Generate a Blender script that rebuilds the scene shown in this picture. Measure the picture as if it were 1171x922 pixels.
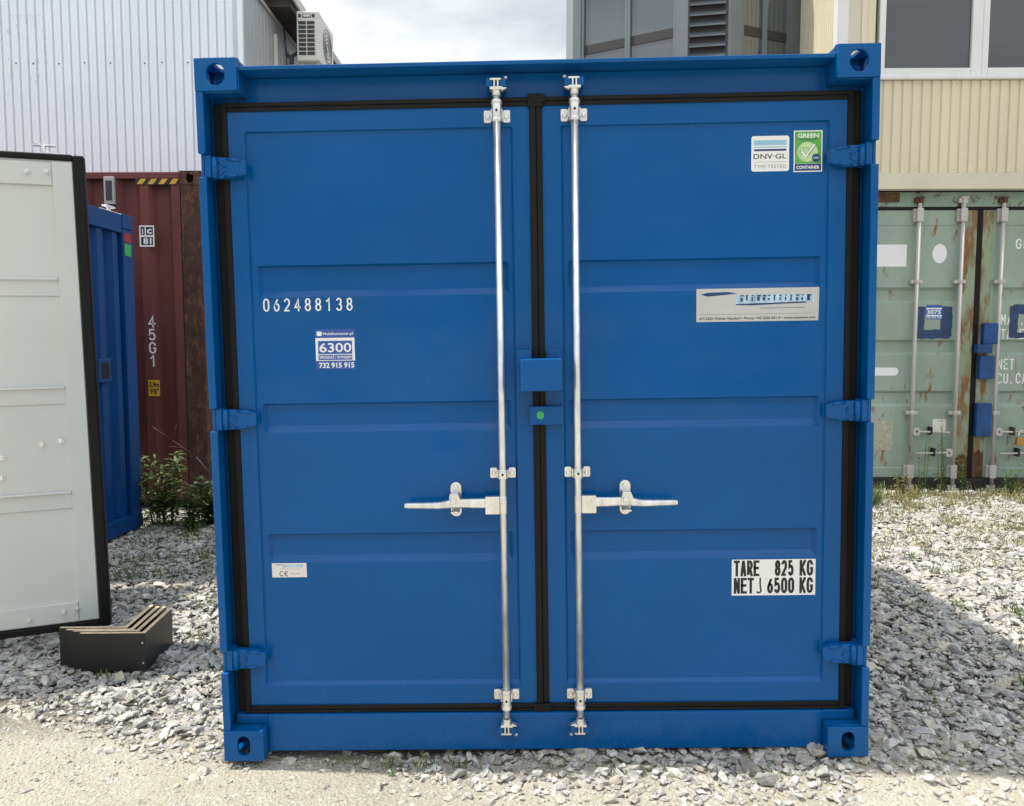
import bpy, bmesh, math, random
import numpy as np
from mathutils import Vector, Matrix, Euler

R = math.radians
random.seed(7)
rng = np.random.default_rng(11)
for o in list(bpy.data.objects):
    bpy.data.objects.remove(o)
scene = bpy.context.scene
col = scene.collection

# ------------------------------------------------------------------ camera
cam_d = bpy.data.cameras.new('camera')
cam = bpy.data.objects.new('camera', cam_d)
col.objects.link(cam)
cam_d.sensor_fit = 'HORIZONTAL'
cam_d.sensor_width = 36.0
cam_d.lens = 900.0 / 1171.0 * 36.0
cam_d.clip_start = 0.05
cam_d.clip_end = 1000.0
cam.location = (-0.0696, -2.5925, 1.4315)
cam.rotation_euler = (R(90) - 0.0747, 0.0, 0.0157)
scene.camera = cam

# ------------------------------------------------------------------ sky and sun
SUN_EL = R(63.0)
SUN_DIR = Vector((-math.cos(SUN_EL) * 0.9985, math.cos(SUN_EL) * 0.055, math.sin(SUN_EL)))   # towards the sun
world = bpy.data.worlds.new('World')
scene.world = world
world.use_nodes = True
wn, wl = world.node_tree.nodes, world.node_tree.links
wn.clear()
w_out = wn.new('ShaderNodeOutputWorld')
bg = wn.new('ShaderNodeBackground')
bg.inputs['Strength'].default_value = 0.12
sky = wn.new('ShaderNodeTexSky')
sky.sky_type = 'NISHITA'
sky.sun_disc = False
sky.sun_elevation = SUN_EL
sky.sun_rotation = math.atan2(SUN_DIR.x, SUN_DIR.y)
sky.dust_density = 2.0
tc = wn.new('ShaderNodeTexCoord')
mp = wn.new('ShaderNodeMapping')
mp.inputs['Scale'].default_value = (1.0, 1.0, 2.4)
mp.inputs['Location'].default_value = (0.3, 0.1, 0.0)
nz = wn.new('ShaderNodeTexNoise')
nz.inputs['Scale'].default_value = 3.4
nz.inputs['Detail'].default_value = 7.0
nz.inputs['Roughness'].default_value = 0.58
cr = wn.new('ShaderNodeValToRGB')
cr.color_ramp.elements[0].position = 0.22
cr.color_ramp.elements[0].color = (0.74, 0.74, 0.74, 1)
cr.color_ramp.elements[1].position = 0.48
cr.color_ramp.elements[1].color = (1, 1, 1, 1)
nz2 = wn.new('ShaderNodeTexNoise')
nz2.inputs['Scale'].default_value = 4.5
nz2.inputs['Detail'].default_value = 8.0
cr2 = wn.new('ShaderNodeValToRGB')
cr2.color_ramp.elements[0].position = 0.36
cr2.color_ramp.elements[0].color = (7.4, 7.9, 8.4, 1)
cr2.color_ramp.elements[1].position = 0.62
cr2.color_ramp.elements[1].color = (12.2, 12.5, 12.8, 1)
mix = wn.new('ShaderNodeMix')
mix.data_type = 'RGBA'
wl.new(tc.outputs['Generated'], mp.inputs['Vector'])
wl.new(mp.outputs['Vector'], nz.inputs['Vector'])
wl.new(mp.outputs['Vector'], nz2.inputs['Vector'])
wl.new(nz.outputs['Fac'], cr.inputs['Fac'])
wl.new(nz2.outputs['Fac'], cr2.inputs['Fac'])
wl.new(cr.outputs['Color'], mix.inputs['Factor'])
wl.new(sky.outputs['Color'], mix.inputs['A'])
wl.new(cr2.outputs['Color'], mix.inputs['B'])
sep = wn.new('ShaderNodeSeparateXYZ')
wl.new(tc.outputs['Generated'], sep.inputs[0])
grad = wn.new('ShaderNodeValToRGB')          # hazy summer sky: dim haze at the horizon, brightest overhead
grad.color_ramp.elements[0].position = 0.0
grad.color_ramp.elements[0].color = (0.26, 0.26, 0.26, 1)
grad.color_ramp.elements[1].position = 1.0
grad.color_ramp.elements[1].color = (1.3, 1.3, 1.3, 1)
gm = grad.color_ramp.elements.new(0.22)
gm.color = (0.57, 0.57, 0.57, 1)
mul = wn.new('ShaderNodeMix')
mul.data_type = 'RGBA'; mul.blend_type = 'MULTIPLY'; mul.inputs['Factor'].default_value = 1.0
wl.new(sep.outputs['Z'], grad.inputs['Fac'])
wl.new(mix.outputs['Result'], mul.inputs['A'])
wl.new(grad.outputs['Color'], mul.inputs['B'])
wl.new(mul.outputs['Result'], bg.inputs['Color'])
wl.new(bg.outputs['Background'], w_out.inputs['Surface'])

sun_d = bpy.data.lights.new('sun', 'SUN')
sun_d.energy = 4.8
sun_d.angle = R(1.2)
sun_d.color = (1.0, 0.935, 0.82)
sun = bpy.data.objects.new('sun', sun_d)
col.objects.link(sun)
sun.rotation_euler = SUN_DIR.to_track_quat('Z', 'Y').to_euler()
sun.location = SUN_DIR * 60

scene.view_settings.view_transform = 'Standard'
scene.view_settings.look = 'None'
scene.view_settings.exposure = 0.20
scene.view_settings.gamma = 1.0
scene.view_settings.use_curve_mapping = False

# ------------------------------------------------------------------ materials
def nodes_of(name):
    m = bpy.data.materials.new(name)
    m.use_nodes = True
    return m, m.node_tree.nodes, m.node_tree.links

def paint(name, base, rough=0.4, metal=0.0, var=0.08, var_scale=3.0, bump=0.0, bump_scale=60.0,
          rust=0.0, rust_scale=3.0, rust_col=(0.16, 0.065, 0.025), dirt=0.0, dirt_col=(0.16, 0.15, 0.13), spec=0.5, warp=0.0, stretch=(1, 1, 1), rough_var=0.0, dust=0.0):
    """painted metal: base colour with slow tone variation, optional rust spots and dirt blotches, optional bump"""
    m, n, l = nodes_of(name)
    b = n['Principled BSDF']
    b.inputs['Roughness'].default_value = rough
    b.inputs['Metallic'].default_value = metal
    b.inputs['Specular IOR Level'].default_value = spec
    t = n.new('ShaderNodeTexCoord')
    mp_ = n.new('ShaderNodeMapping')
    mp_.inputs['Scale'].default_value = stretch
    l.new(t.outputs['Object'], mp_.inputs['Vector'])
    v = mp_.outputs['Vector']
    def noise(scale, detail=5.0, rough_=0.55):
        q = n.new('ShaderNodeTexNoise')
        q.inputs['Scale'].default_value = scale
        q.inputs['Detail'].default_value = detail
        q.inputs['Roughness'].default_value = rough_
        l.new(v, q.inputs['Vector'])
        return q.outputs['Fac']
    def ramp(fac, a, c):
        r = n.new('ShaderNodeMapRange')
        r.inputs['From Min'].default_value = a
        r.inputs['From Max'].default_value = c
        r.clamp = True
        l.new(fac, r.inputs['Value'])
        return r.outputs['Result']
    def mixc(fac, A, B):
        x = n.new('ShaderNodeMix')
        x.data_type = 'RGBA'
        l.new(fac, x.inputs['Factor'])
        for s, i in ((A, 'A'), (B, 'B')):
            if isinstance(s, tuple):
                x.inputs[i].default_value = (*s, 1)
            else:
                l.new(s, x.inputs[i])
        return x.outputs['Result']
    lo = tuple(c * (1 - var) for c in base)
    hi = tuple(min(1, c * (1 + var)) for c in base)
    c = mixc(ramp(noise(var_scale), 0.3, 0.7), lo, hi)
    if dirt:
        c = mixc(ramp(noise(var_scale * 2.3, 8, 0.68), 0.78 - dirt * 0.4, 0.95 - dirt * 0.3), c, dirt_col)
    if rust:
        f = ramp(noise(rust_scale, 9, 0.7), 0.72 - rust * 0.35, 0.78 - rust * 0.3)
        rc = mixc(noise(rust_scale * 6, 4), tuple(x * 0.45 for x in rust_col), tuple(min(1, x * 1.7) for x in rust_col))
        c = mixc(f, c, rc)
        rr = n.new('ShaderNodeMapRange')
        l.new(f, rr.inputs['Value'])
        rr.inputs['To Min'].default_value = rough
        rr.inputs['To Max'].default_value = 0.9
        l.new(rr.outputs['Result'], b.inputs['Roughness'])
    if dust:          # settled pale dust: streaky specks that thicken towards the foot of the thing
        sx = n.new('ShaderNodeSeparateXYZ'); l.new(t.outputs['Object'], sx.inputs[0])
        low = ramp(sx.outputs['Z'], 0.75, -0.05)
        md = n.new('ShaderNodeMath'); md.operation = 'MULTIPLY_ADD'; md.inputs[1].default_value = 0.11; l.new(low, md.inputs[0])
        l.new(noise(110, 8, 0.8), md.inputs[2])
        c = mixc(ramp(md.outputs[0], 0.66, 0.92 / max(dust, 0.1)), c, (0.30, 0.31, 0.30))
    if rough_var:
        rv = n.new('ShaderNodeMapRange'); rv.inputs['From Min'].default_value = 0.3; rv.inputs['From Max'].default_value = 0.7
        rv.inputs['To Min'].default_value = max(0.05, rough - rough_var); rv.inputs['To Max'].default_value = rough + rough_var
        l.new(noise(2.6, 6, 0.6), rv.inputs['Value']); l.new(rv.outputs['Result'], b.inputs['Roughness'])
    l.new(c, b.inputs['Base Color'])
    hgt = None
    if bump:
        bp = n.new('ShaderNodeBump')
        bp.inputs['Strength'].default_value = bump
        bp.inputs['Distance'].default_value = 0.004
        l.new(noise(bump_scale), bp.inputs['Height'])
        hgt = bp
    if warp:
        bq = n.new('ShaderNodeBump')
        bq.inputs['Strength'].default_value = warp
        bq.inputs['Distance'].default_value = 0.05
        l.new(noise(2.2, 2.0, 0.4), bq.inputs['Height'])
        if hgt:
            l.new(hgt.outputs['Normal'], bq.inputs['Normal'])
        hgt = bq
    if hgt:
        l.new(hgt.outputs['Normal'], b.inputs['Normal'])
    return m

M = {}
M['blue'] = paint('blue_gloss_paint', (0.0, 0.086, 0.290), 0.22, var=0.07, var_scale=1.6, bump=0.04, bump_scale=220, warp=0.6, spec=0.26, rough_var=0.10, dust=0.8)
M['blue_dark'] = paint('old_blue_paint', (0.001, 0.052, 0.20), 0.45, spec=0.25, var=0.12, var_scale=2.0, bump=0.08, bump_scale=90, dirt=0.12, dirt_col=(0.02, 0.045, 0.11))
M['rubber'] = paint('black_rubber', (0.006, 0.0058, 0.0055), 0.6, spec=0.25, var=0.3, var_scale=12, bump=0.25, bump_scale=40)
M['zinc'] = paint('galvanised_steel', (0.79, 0.80, 0.80), 0.36, metal=0.82, var=0.2, var_scale=46, bump=0.22, bump_scale=120, stretch=(1, 1, 0.3))
M['zinc_bright'] = paint('bright_zinc_casting', (0.80, 0.79, 0.77), 0.33, metal=0.85, var=0.12, var_scale=22, bump=0.15, bump_scale=70)
M['void'] = paint('dark_hole', (0.006, 0.007, 0.008), 0.8, var=0.2)
M['white_door'] = paint('off_white_door_paint', (0.60, 0.62, 0.585), 0.42, var=0.05, var_scale=1.5, dirt=0.14, dirt_col=(0.47, 0.48, 0.45), bump=0.05, bump_scale=80)
M['white_steel'] = paint('white_container_paint', (0.62, 0.63, 0.61), 0.45, var=0.05)
M['maroon'] = paint('maroon_container_paint', (0.155, 0.050, 0.046), 0.6, spec=0.25, var=0.25, var_scale=1.6, rust=0.32, rust_scale=5, rust_col=(0.10, 0.04, 0.022), dirt=0.1, dirt_col=(0.16, 0.085, 0.075), stretch=(1, 1, 0.35), bump=0.1)
M['maroon_rust'] = paint('rusted_corner_steel', (0.060, 0.026, 0.020), 0.85, var=0.35, var_scale=9, rust=0.62, rust_scale=16, rust_col=(0.13, 0.058, 0.034), bump=0.8, bump_scale=40, stretch=(1, 1, 0.5))
M['green'] = paint('faded_green_paint', (0.295, 0.375, 0.315), 0.62, var=0.16, var_scale=2.2, rust=0.38, rust_scale=9, rust_col=(0.22, 0.10, 0.035), dirt=0.32, dirt_col=(0.19, 0.215, 0.15), stretch=(1, 1, 0.3), bump=0.1)
M['green_rust'] = paint('rusty_green_frame', (0.27, 0.33, 0.23), 0.7, var=0.15, var_scale=4, rust=0.80, rust_scale=7, rust_col=(0.20, 0.115, 0.05), stretch=(1, 1, 0.3), dirt=0.3, dirt_col=(0.20, 0.19, 0.10), bump=0.4)
M['green_header'] = paint('stained_green_header', (0.24, 0.33, 0.27), 0.65, var=0.15, var_scale=4, rust=0.55, rust_scale=8, rust_col=(0.10, 0.055, 0.03), bump=0.2)
M['rust'] = paint('deep_rust', (0.085, 0.043, 0.022), 0.92, var=0.5, var_scale=12, rust=0.5, rust_scale=22, rust_col=(0.17, 0.08, 0.03), bump=0.7, bump_scale=50)
M['grime'] = paint('black_grimy_rail', (0.022, 0.022, 0.019), 0.85, var=0.5, var_scale=5, rust=0.2, rust_col=(0.05, 0.035, 0.02), bump=0.5)
M['pale_bar'] = paint('weathered_pale_bar', (0.50, 0.475, 0.455), 0.55, var=0.12, var_scale=6, rust=0.25, rust_scale=9, rust_col=(0.26, 0.16, 0.10), stretch=(1, 1, 0.4), bump=0.2)
M['touch_blue'] = paint('brushed_on_dark_blue', (0.018, 0.05, 0.13), 0.6, var=0.3, var_scale=14, bump=0.3)
M['lock_blue'] = paint('bright_blue_lockbox', (0.006, 0.06, 0.215), 0.6, var=0.3, var_scale=8, rust=0.22, rust_scale=12)
M['cream'] = paint('cream_cladding_paint', (0.68, 0.62, 0.46), 0.55, var=0.07, var_scale=1.5, dirt=0.2, dirt_col=(0.46, 0.41, 0.31), stretch=(1, 1, 0.3))
M['cream_trim'] = paint('pale_cream_trim', (0.63, 0.59, 0.47), 0.6, var=0.06, dirt=0.1, dirt_col=(0.5, 0.46, 0.36))
M['pvc'] = paint('white_window_plastic', (0.74, 0.75, 0.76), 0.35, var=0.04, dirt=0.08, dirt_col=(0.6, 0.58, 0.52))
M['cabin_glass'] = paint('dark_window_glass', (0.050, 0.057, 0.066), 0.05, spec=1.0, var=0.12, var_scale=1.3, stretch=(0.4, 1, 3.0), warp=0.02)
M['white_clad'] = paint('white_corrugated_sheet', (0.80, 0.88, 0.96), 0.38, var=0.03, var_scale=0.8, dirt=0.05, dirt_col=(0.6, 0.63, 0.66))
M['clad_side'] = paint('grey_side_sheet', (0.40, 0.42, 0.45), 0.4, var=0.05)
M['trim_blue'] = paint('pale_blue_corner_flashing', (0.50, 0.60, 0.70), 0.45, var=0.04)
M['soffit'] = paint('dark_soffit', (0.045, 0.038, 0.034), 0.8, var=0.3)
M['conduit'] = paint('grey_conduit', (0.42, 0.41, 0.39), 0.5)
M['ac_white'] = paint('aged_white_casing', (0.66, 0.655, 0.62), 0.45, var=0.05, dirt=0.1, dirt_col=(0.5, 0.49, 0.45))
M['ac_dark'] = paint('dark_grille', (0.03, 0.04, 0.045), 0.6)
M['frame_grey'] = paint('grey_aluminium_frame', (0.16, 0.19, 0.21), 0.4, metal=0.3, var=0.06)
M['facade_panel'] = paint('dark_facade_panel', (0.16, 0.175, 0.18), 0.4, var=0.05)
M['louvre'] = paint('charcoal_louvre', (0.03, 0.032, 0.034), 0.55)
M['ply_black'] = paint('black_coated_plywood', (0.011, 0.011, 0.0115), 0.42, var=0.3, var_scale=6, bump=0.15, bump_scale=120, dirt=0.1, dirt_col=(0.035, 0.034, 0.031))
M['ply_edge'] = paint('raw_plywood_edge', (0.60, 0.47, 0.30), 0.75, var=0.25, var_scale=14, stretch=(1, 1, 12))
M['sticker_white'] = paint('white_vinyl', (0.80, 0.81, 0.82), 0.4, var=0.02)
M['sticker_cream'] = paint('cream_vinyl', (0.72, 0.70, 0.66), 0.4, var=0.06, var_scale=14)
M['aged_label'] = paint('weathered_label', (0.42, 0.40, 0.33), 0.8, var=0.25, var_scale=22, dirt=0.3, dirt_col=(0.25, 0.22, 0.16))
M['ink_white'] = paint('white_lettering', (0.78, 0.80, 0.81), 0.5, var=0.03)
M['ink_black'] = paint('black_lettering', (0.012, 0.012, 0.014), 0.5)
M['ink_navy'] = paint('navy_print', (0.012, 0.045, 0.16), 0.45)
M['ink_sky'] = paint('light_blue_print', (0.28, 0.53, 0.70), 0.45)
M['ink_grey'] = paint('grey_print', (0.24, 0.25, 0.27), 0.5)
M['decal_blue'] = paint('royal_blue_vinyl', (0.03, 0.09, 0.36), 0.42)
M['decal_green'] = paint('leaf_green_vinyl', (0.10, 0.36, 0.055), 0.42, var=0.25, var_scale=14)
M['decal_pale'] = paint('pale_green_vinyl', (0.50, 0.68, 0.36), 0.42, var=0.2, var_scale=20)
M['decal_red'] = paint('faded_red_vinyl', (0.36, 0.02, 0.035), 0.5)
M['dot_green'] = paint('green_dot_vinyl', (0.03, 0.40, 0.10), 0.4)
M['plate_alu'] = paint('brushed_aluminium_plate', (0.55, 0.555, 0.56), 0.4, metal=0.35, var=0.05, var_scale=9)
M['brass'] = paint('worn_brass', (0.46, 0.27, 0.09), 0.4, metal=0.6, var=0.2, var_scale=30)
M['hazard_yellow'] = paint('hazard_yellow', (0.62, 0.36, 0.035), 0.6, var=0.15, var_scale=14, dirt=0.2, dirt_col=(0.2, 0.12, 0.05))
M['faded_print'] = paint('old_sticker_residue', (0.60, 0.62, 0.66), 0.6, var=0.1, var_scale=20)
M['blotch'] = paint('smeared_print', (0.42, 0.60, 0.74), 0.5, var=0.35, var_scale=45, dirt=0.35, dirt_col=(0.05, 0.13, 0.25), stretch=(1, 1, 0.5))
M['wood_block'] = paint('weathered_timber', (0.17, 0.15, 0.11), 0.9, var=0.3, var_scale=7, bump=0.4)

def glass_mat():
    m, n, l = nodes_of('tinted_facade_glass')
    n.remove(n['Principled BSDF'])
    g = n.new('ShaderNodeBsdfGlossy'); g.inputs['Roughness'].default_value = 0.03; g.inputs['Color'].default_value = (0.80, 0.86, 0.9, 1)
    d = n.new('ShaderNodeBsdfDiffuse'); d.inputs['Color'].default_value = (0.14, 0.16, 0.175, 1)
    t = n.new('ShaderNodeBsdfTransparent'); t.inputs['Color'].default_value = (0.32, 0.36, 0.38, 1)
    fr = n.new('ShaderNodeFresnel'); fr.inputs['IOR'].default_value = 2.1
    m1 = n.new('ShaderNodeMixShader'); m1.inputs[0].default_value = 0.45
    m2 = n.new('ShaderNodeMixShader')
    l.new(d.outputs[0], m1.inputs[1]); l.new(t.outputs[0], m1.inputs[2])
    l.new(fr.outputs[0], m2.inputs[0]); l.new(m1.outputs[0], m2.inputs[1]); l.new(g.outputs[0], m2.inputs[2])
    l.new(m2.outputs[0], n['Material Output'].inputs['Surface'])
    return m
M['facade_glass'] = glass_mat()

def leaf_mat(name, a, b_):
    m, n, l = nodes_of(name)
    b = n['Principled BSDF']
    b.inputs['Roughness'].default_value = 0.55
    gi = n.new('ShaderNodeNewGeometry')
    x = n.new('ShaderNodeMix'); x.data_type = 'RGBA'
    x.inputs['A'].default_value = (*a, 1); x.inputs['B'].default_value = (*b_, 1)
    l.new(gi.outputs['Random Per Island'], x.inputs['Factor'])
    l.new(x.outputs['Result'], b.inputs['Base Color'])
    b.inputs['Subsurface Weight'].default_value = 0.0
    tr = n.new('ShaderNodeBsdfTranslucent')
    l.new(x.outputs['Result'], tr.inputs['Color'])
    ms = n.new('ShaderNodeMixShader'); ms.inputs[0].default_value = 0.3
    l.new(b.outputs[0], ms.inputs[1]); l.new(tr.outputs[0], ms.inputs[2])
    l.new(ms.outputs[0], n['Material Output'].inputs['Surface'])
    return m
M['leaf_dark'] = leaf_mat('dark_leaf', (0.018, 0.05, 0.012), (0.06, 0.12, 0.028))
M['leaf'] = leaf_mat('weed_leaf', (0.05, 0.10, 0.02), (0.14, 0.19, 0.05))
M['leaf_dry'] = leaf_mat('dry_weed', (0.12, 0.15, 0.035), (0.30, 0.25, 0.10))
M['twig'] = paint('bare_twig', (0.075, 0.038, 0.030), 0.85)

def stone_mat(name, cols, bump=0.9):
    m, n, l = nodes_of(name)
    b = n['Principled BSDF']
    b.inputs['Roughness'].default_value = 0.88
    b.inputs['Specular IOR Level'].default_value = 0.25
    gi = n.new('ShaderNodeNewGeometry')
    r = n.new('ShaderNodeValToRGB')
    e = r.color_ramp.elements
    e[0].color = (*cols[0], 1); e[0].position = 0.0
    e[1].color = (*cols[-1], 1); e[1].position = 1.0
    for i, c in enumerate(cols[1:-1]):
        k = e.new((i + 1) / (len(cols) - 1)); k.color = (*c, 1)
    l.new(gi.outputs['Random Per Island'], r.inputs['Fac'])
    t = n.new('ShaderNodeTexCoord')
    q = n.new('ShaderNodeTexNoise'); q.inputs['Scale'].default_value = 62; q.inputs['Detail'].default_value = 6; q.inputs['Roughness'].default_value = 0.65
    l.new(t.outputs['Object'], q.inputs['Vector'])
    mr = n.new('ShaderNodeMapRange'); mr.inputs['From Min'].default_value = 0.3; mr.inputs['From Max'].default_value = 0.7
    mr.inputs['To Min'].default_value = 0.58; mr.inputs['To Max'].default_value = 1.28
    l.new(q.outputs['Fac'], mr.inputs['Value'])
    x = n.new('ShaderNodeMix'); x.data_type = 'RGBA'; x.blend_type = 'MULTIPLY'; x.inputs['Factor'].default_value = 1
    l.new(r.outputs['Color'], x.inputs['A']); l.new(mr.outputs['Result'], x.inputs['B'])
    l.new(x.outputs['Result'], b.inputs['Base Color'])
    bp = n.new('ShaderNodeBump'); bp.inputs['Strength'].default_value = bump; bp.inputs['Distance'].default_value = 0.006
    q2 = n.new('ShaderNodeTexNoise'); q2.inputs['Scale'].default_value = 70; q2.inputs['Detail'].default_value = 5
    l.new(t.outputs['Object'], q2.inputs['Vector'])
    l.new(q2.outputs['Fac'], bp.inputs['Height']); l.new(bp.outputs['Normal'], b.inputs['Normal'])
    return m
M['stone'] = stone_mat('crushed_limestone', [(0.30, 0.293, 0.275), (0.44, 0.432, 0.41), (0.36, 0.355, 0.335), (0.54, 0.53, 0.49), (0.27, 0.268, 0.26), (0.48, 0.435, 0.35), (0.60, 0.59, 0.56), (0.40, 0.395, 0.38)])
M['chip'] = stone_mat('sandy_stone_chip', [(0.38, 0.355, 0.30), (0.50, 0.475, 0.41), (0.44, 0.42, 0.37), (0.57, 0.55, 0.49), (0.36, 0.34, 0.30)])

def ground_mat():
    m, n, l = nodes_of('sandy_gravel_ground')
    b = n['Principled BSDF']
    b.inputs['Roughness'].default_value = 0.95
    b.inputs['Specular IOR Level'].default_value = 0.15
    t = n.new('ShaderNodeTexCoord')
    def noise(s, d, r=0.6):
        q = n.new('ShaderNodeTexNoise'); q.inputs['Scale'].default_value = s; q.inputs['Detail'].default_value = d; q.inputs['Roughness'].default_value = r
        l.new(t.outputs['Object'], q.inputs['Vector']); return q.outputs['Fac']
    def ramp(f, p):
        r = n.new('ShaderNodeValToRGB'); e = r.color_ramp.elements
        e[0].position, e[0].color = p[0][0], (*p[0][1], 1)
        e[1].position, e[1].color = p[-1][0], (*p[-1][1], 1)
        for a, c in p[1:-1]:
            k = e.new(a); k.color = (*c, 1)
        l.new(f, r.inputs['Fac']); return r.outputs['Color']
    sand = ramp(noise(2.6, 9, 0.7), [(0.25, (0.33, 0.305, 0.245)), (0.5, (0.42, 0.395, 0.325)), (0.75, (0.49, 0.468, 0.405))])
    fine = ramp(noise(130, 7, 0.8), [(0.3, (0.42, 0.41, 0.40)), (0.46, (0.95, 0.95, 0.95)), (0.75, (1.2, 1.2, 1.2))])
    x = n.new('ShaderNodeMix'); x.data_type = 'RGBA'; x.blend_type = 'MULTIPLY'; x.inputs['Factor'].default_value = 1
    l.new(sand, x.inputs['A']); l.new(fine, x.inputs['B'])
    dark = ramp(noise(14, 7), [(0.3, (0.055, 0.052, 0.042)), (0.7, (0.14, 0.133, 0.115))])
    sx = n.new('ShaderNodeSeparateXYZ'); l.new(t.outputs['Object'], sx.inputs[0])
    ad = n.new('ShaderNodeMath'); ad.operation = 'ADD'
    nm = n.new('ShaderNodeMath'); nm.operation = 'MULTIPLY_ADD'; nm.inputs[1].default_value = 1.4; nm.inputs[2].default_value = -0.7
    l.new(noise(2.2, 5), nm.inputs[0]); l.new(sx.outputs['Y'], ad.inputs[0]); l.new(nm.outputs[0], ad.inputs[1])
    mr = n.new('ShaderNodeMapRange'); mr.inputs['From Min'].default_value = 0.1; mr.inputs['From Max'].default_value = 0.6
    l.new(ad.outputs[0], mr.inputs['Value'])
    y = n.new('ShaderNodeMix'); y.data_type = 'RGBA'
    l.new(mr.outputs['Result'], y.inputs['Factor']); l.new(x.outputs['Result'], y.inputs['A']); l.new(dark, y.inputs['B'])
    l.new(y.outputs['Result'], b.inputs['Base Color'])
    bp = n.new('ShaderNodeBump'); bp.inputs['Strength'].default_value = 0.75; bp.inputs['Distance'].default_value = 0.012
    l.new(noise(55, 8, 0.7), bp.inputs['Height'])
    bp2 = n.new('ShaderNodeBump'); bp2.inputs['Strength'].default_value = 0.35; bp2.inputs['Distance'].default_value = 0.03
    vo = n.new('ShaderNodeTexVoronoi'); vo.inputs['Scale'].default_value = 75; l.new(t.outputs['Object'], vo.inputs['Vector'])
    l.new(vo.outputs['Distance'], bp2.inputs['Height']); l.new(bp.outputs['Normal'], bp2.inputs['Normal'])
    l.new(bp2.outputs['Normal'], b.inputs['Normal'])
    return m
M['ground'] = ground_mat()

# ------------------------------------------------------------------ helpers
def link(name, bm, mat, parent=None, bevel=0.0, smooth=False, seg=2):
    me = bpy.data.meshes.new(name)
    bm.normal_update()
    bm.to_mesh(me); bm.free()
    o = bpy.data.objects.new(name, me)
    col.objects.link(o)
    for q in (mat if isinstance(mat, (list, tuple)) else [mat]):
        me.materials.append(q)
    if parent:
        o.parent = parent
    if bevel:
        mod = o.modifiers.new('bevel', 'BEVEL')
        mod.width = bevel; mod.segments = seg; mod.limit_method = 'ANGLE'; mod.angle_limit = R(40)
        mod.harden_normals = False
    if smooth:
        for p in me.polygons: p.use_smooth = True
    return o

def empty(name, loc=(0, 0, 0), rot=(0, 0, 0), label=None, cat=None, group=None):
    o = bpy.data.objects.new(name, None)
    col.objects.link(o)
    o.location = loc; o.rotation_euler = rot
    o.empty_display_size = 0.2
    tag(o, label, cat, group)
    return o

def tag(o, label=None, cat=None, group=None, kind=None):
    if label: o['label'] = label
    if cat: o['category'] = cat
    if group: o['group'] = group
    if kind: o['kind'] = kind
    return o

def box(bm, x0, x1, y0, y1, z0, z1, mi=0):
    v = [bm.verts.new(p) for p in ((x0, y0, z0), (x1, y0, z0), (x1, y1, z0), (x0, y1, z0), (x0, y0, z1), (x1, y0, z1), (x1, y1, z1), (x0, y1, z1))]
    for f in ((0, 3, 2, 1), (4, 5, 6, 7), (0, 1, 5, 4), (1, 2, 6, 5), (2, 3, 7, 6), (3, 0, 4, 7)):
        q = bm.faces.new([v[i] for i in f]); q.material_index = mi
    return v

def B(name, mat, parent, *boxes, bevel=0.0, seg=2):
    bm = bmesh.new()
    for b in boxes: box(bm, *b)
    return link(name, bm, mat, parent, bevel, seg=seg)

def tube(bm, p0, p1, r0, r1=None, n=14, caps=True, mi=0):
    r1 = r0 if r1 is None else r1
    p0, p1 = Vector(p0), Vector(p1)
    d = (p1 - p0).normalized()
    a = d.orthogonal().normalized(); b = d.cross(a)
    A, C = [], []
    for i in range(n):
        t = 2 * math.pi * i / n
        o = a * math.cos(t) + b * math.sin(t)
        A.append(bm.verts.new(p0 + o * r0)); C.append(bm.verts.new(p1 + o * r1))
    for i in range(n):
        f = bm.faces.new((A[i], A[(i + 1) % n], C[(i + 1) % n], C[i])); f.smooth = True; f.material_index = mi
    if caps:
        bm.faces.new(A[::-1]).material_index = mi; bm.faces.new(C).material_index = mi

def prism(bm, pts, y0, y1, mi=0):
    """outline in x,z (counter-clockwise seen from -y) extruded from y0 (front) to y1"""
    a = [bm.verts.new((x, y0, z)) for x, z in pts]
    b = [bm.verts.new((x, y1, z)) for x, z in pts]
    n = len(pts)
    f = [bm.faces.new(a), bm.faces.new(b[::-1])]
    for i in range(n):
        f.append(bm.faces.new((a[(i + 1) % n], a[i], b[i], b[(i + 1) % n])))
    for q in f: q.material_index = mi
    bmesh.ops.recalc_face_normals(bm, faces=f)

def rrect(x0, x1, z0, z1, r, n=5):
    pts = []
    for cx, cz, a0 in ((x1 - r, z0 + r, -90), (x1 - r, z1 - r, 0), (x0 + r, z1 - r, 90), (x0 + r, z0 + r, 180)):
        for i in range(n + 1):
            a = R(a0 + 90 * i / n)
            pts.append((cx + r * math.cos(a), cz + r * math.sin(a)))
    return pts

def ellipse(cx, cz, rx, rz, n=28):
    return [(cx + rx * math.cos(2 * math.pi * i / n), cz + rz * math.sin(2 * math.pi * i / n)) for i in range(n)]

def flat(name, mat, parent, pts, y, t=0.0006):
    bm = bmesh.new()
    prism(bm, pts, y - t, y)
    return link(name, bm, mat, parent)

def rect(x0, x1, z0, z1):
    return [(x0, z0), (x1, z0), (x1, z1), (x0, z1)]

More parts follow.
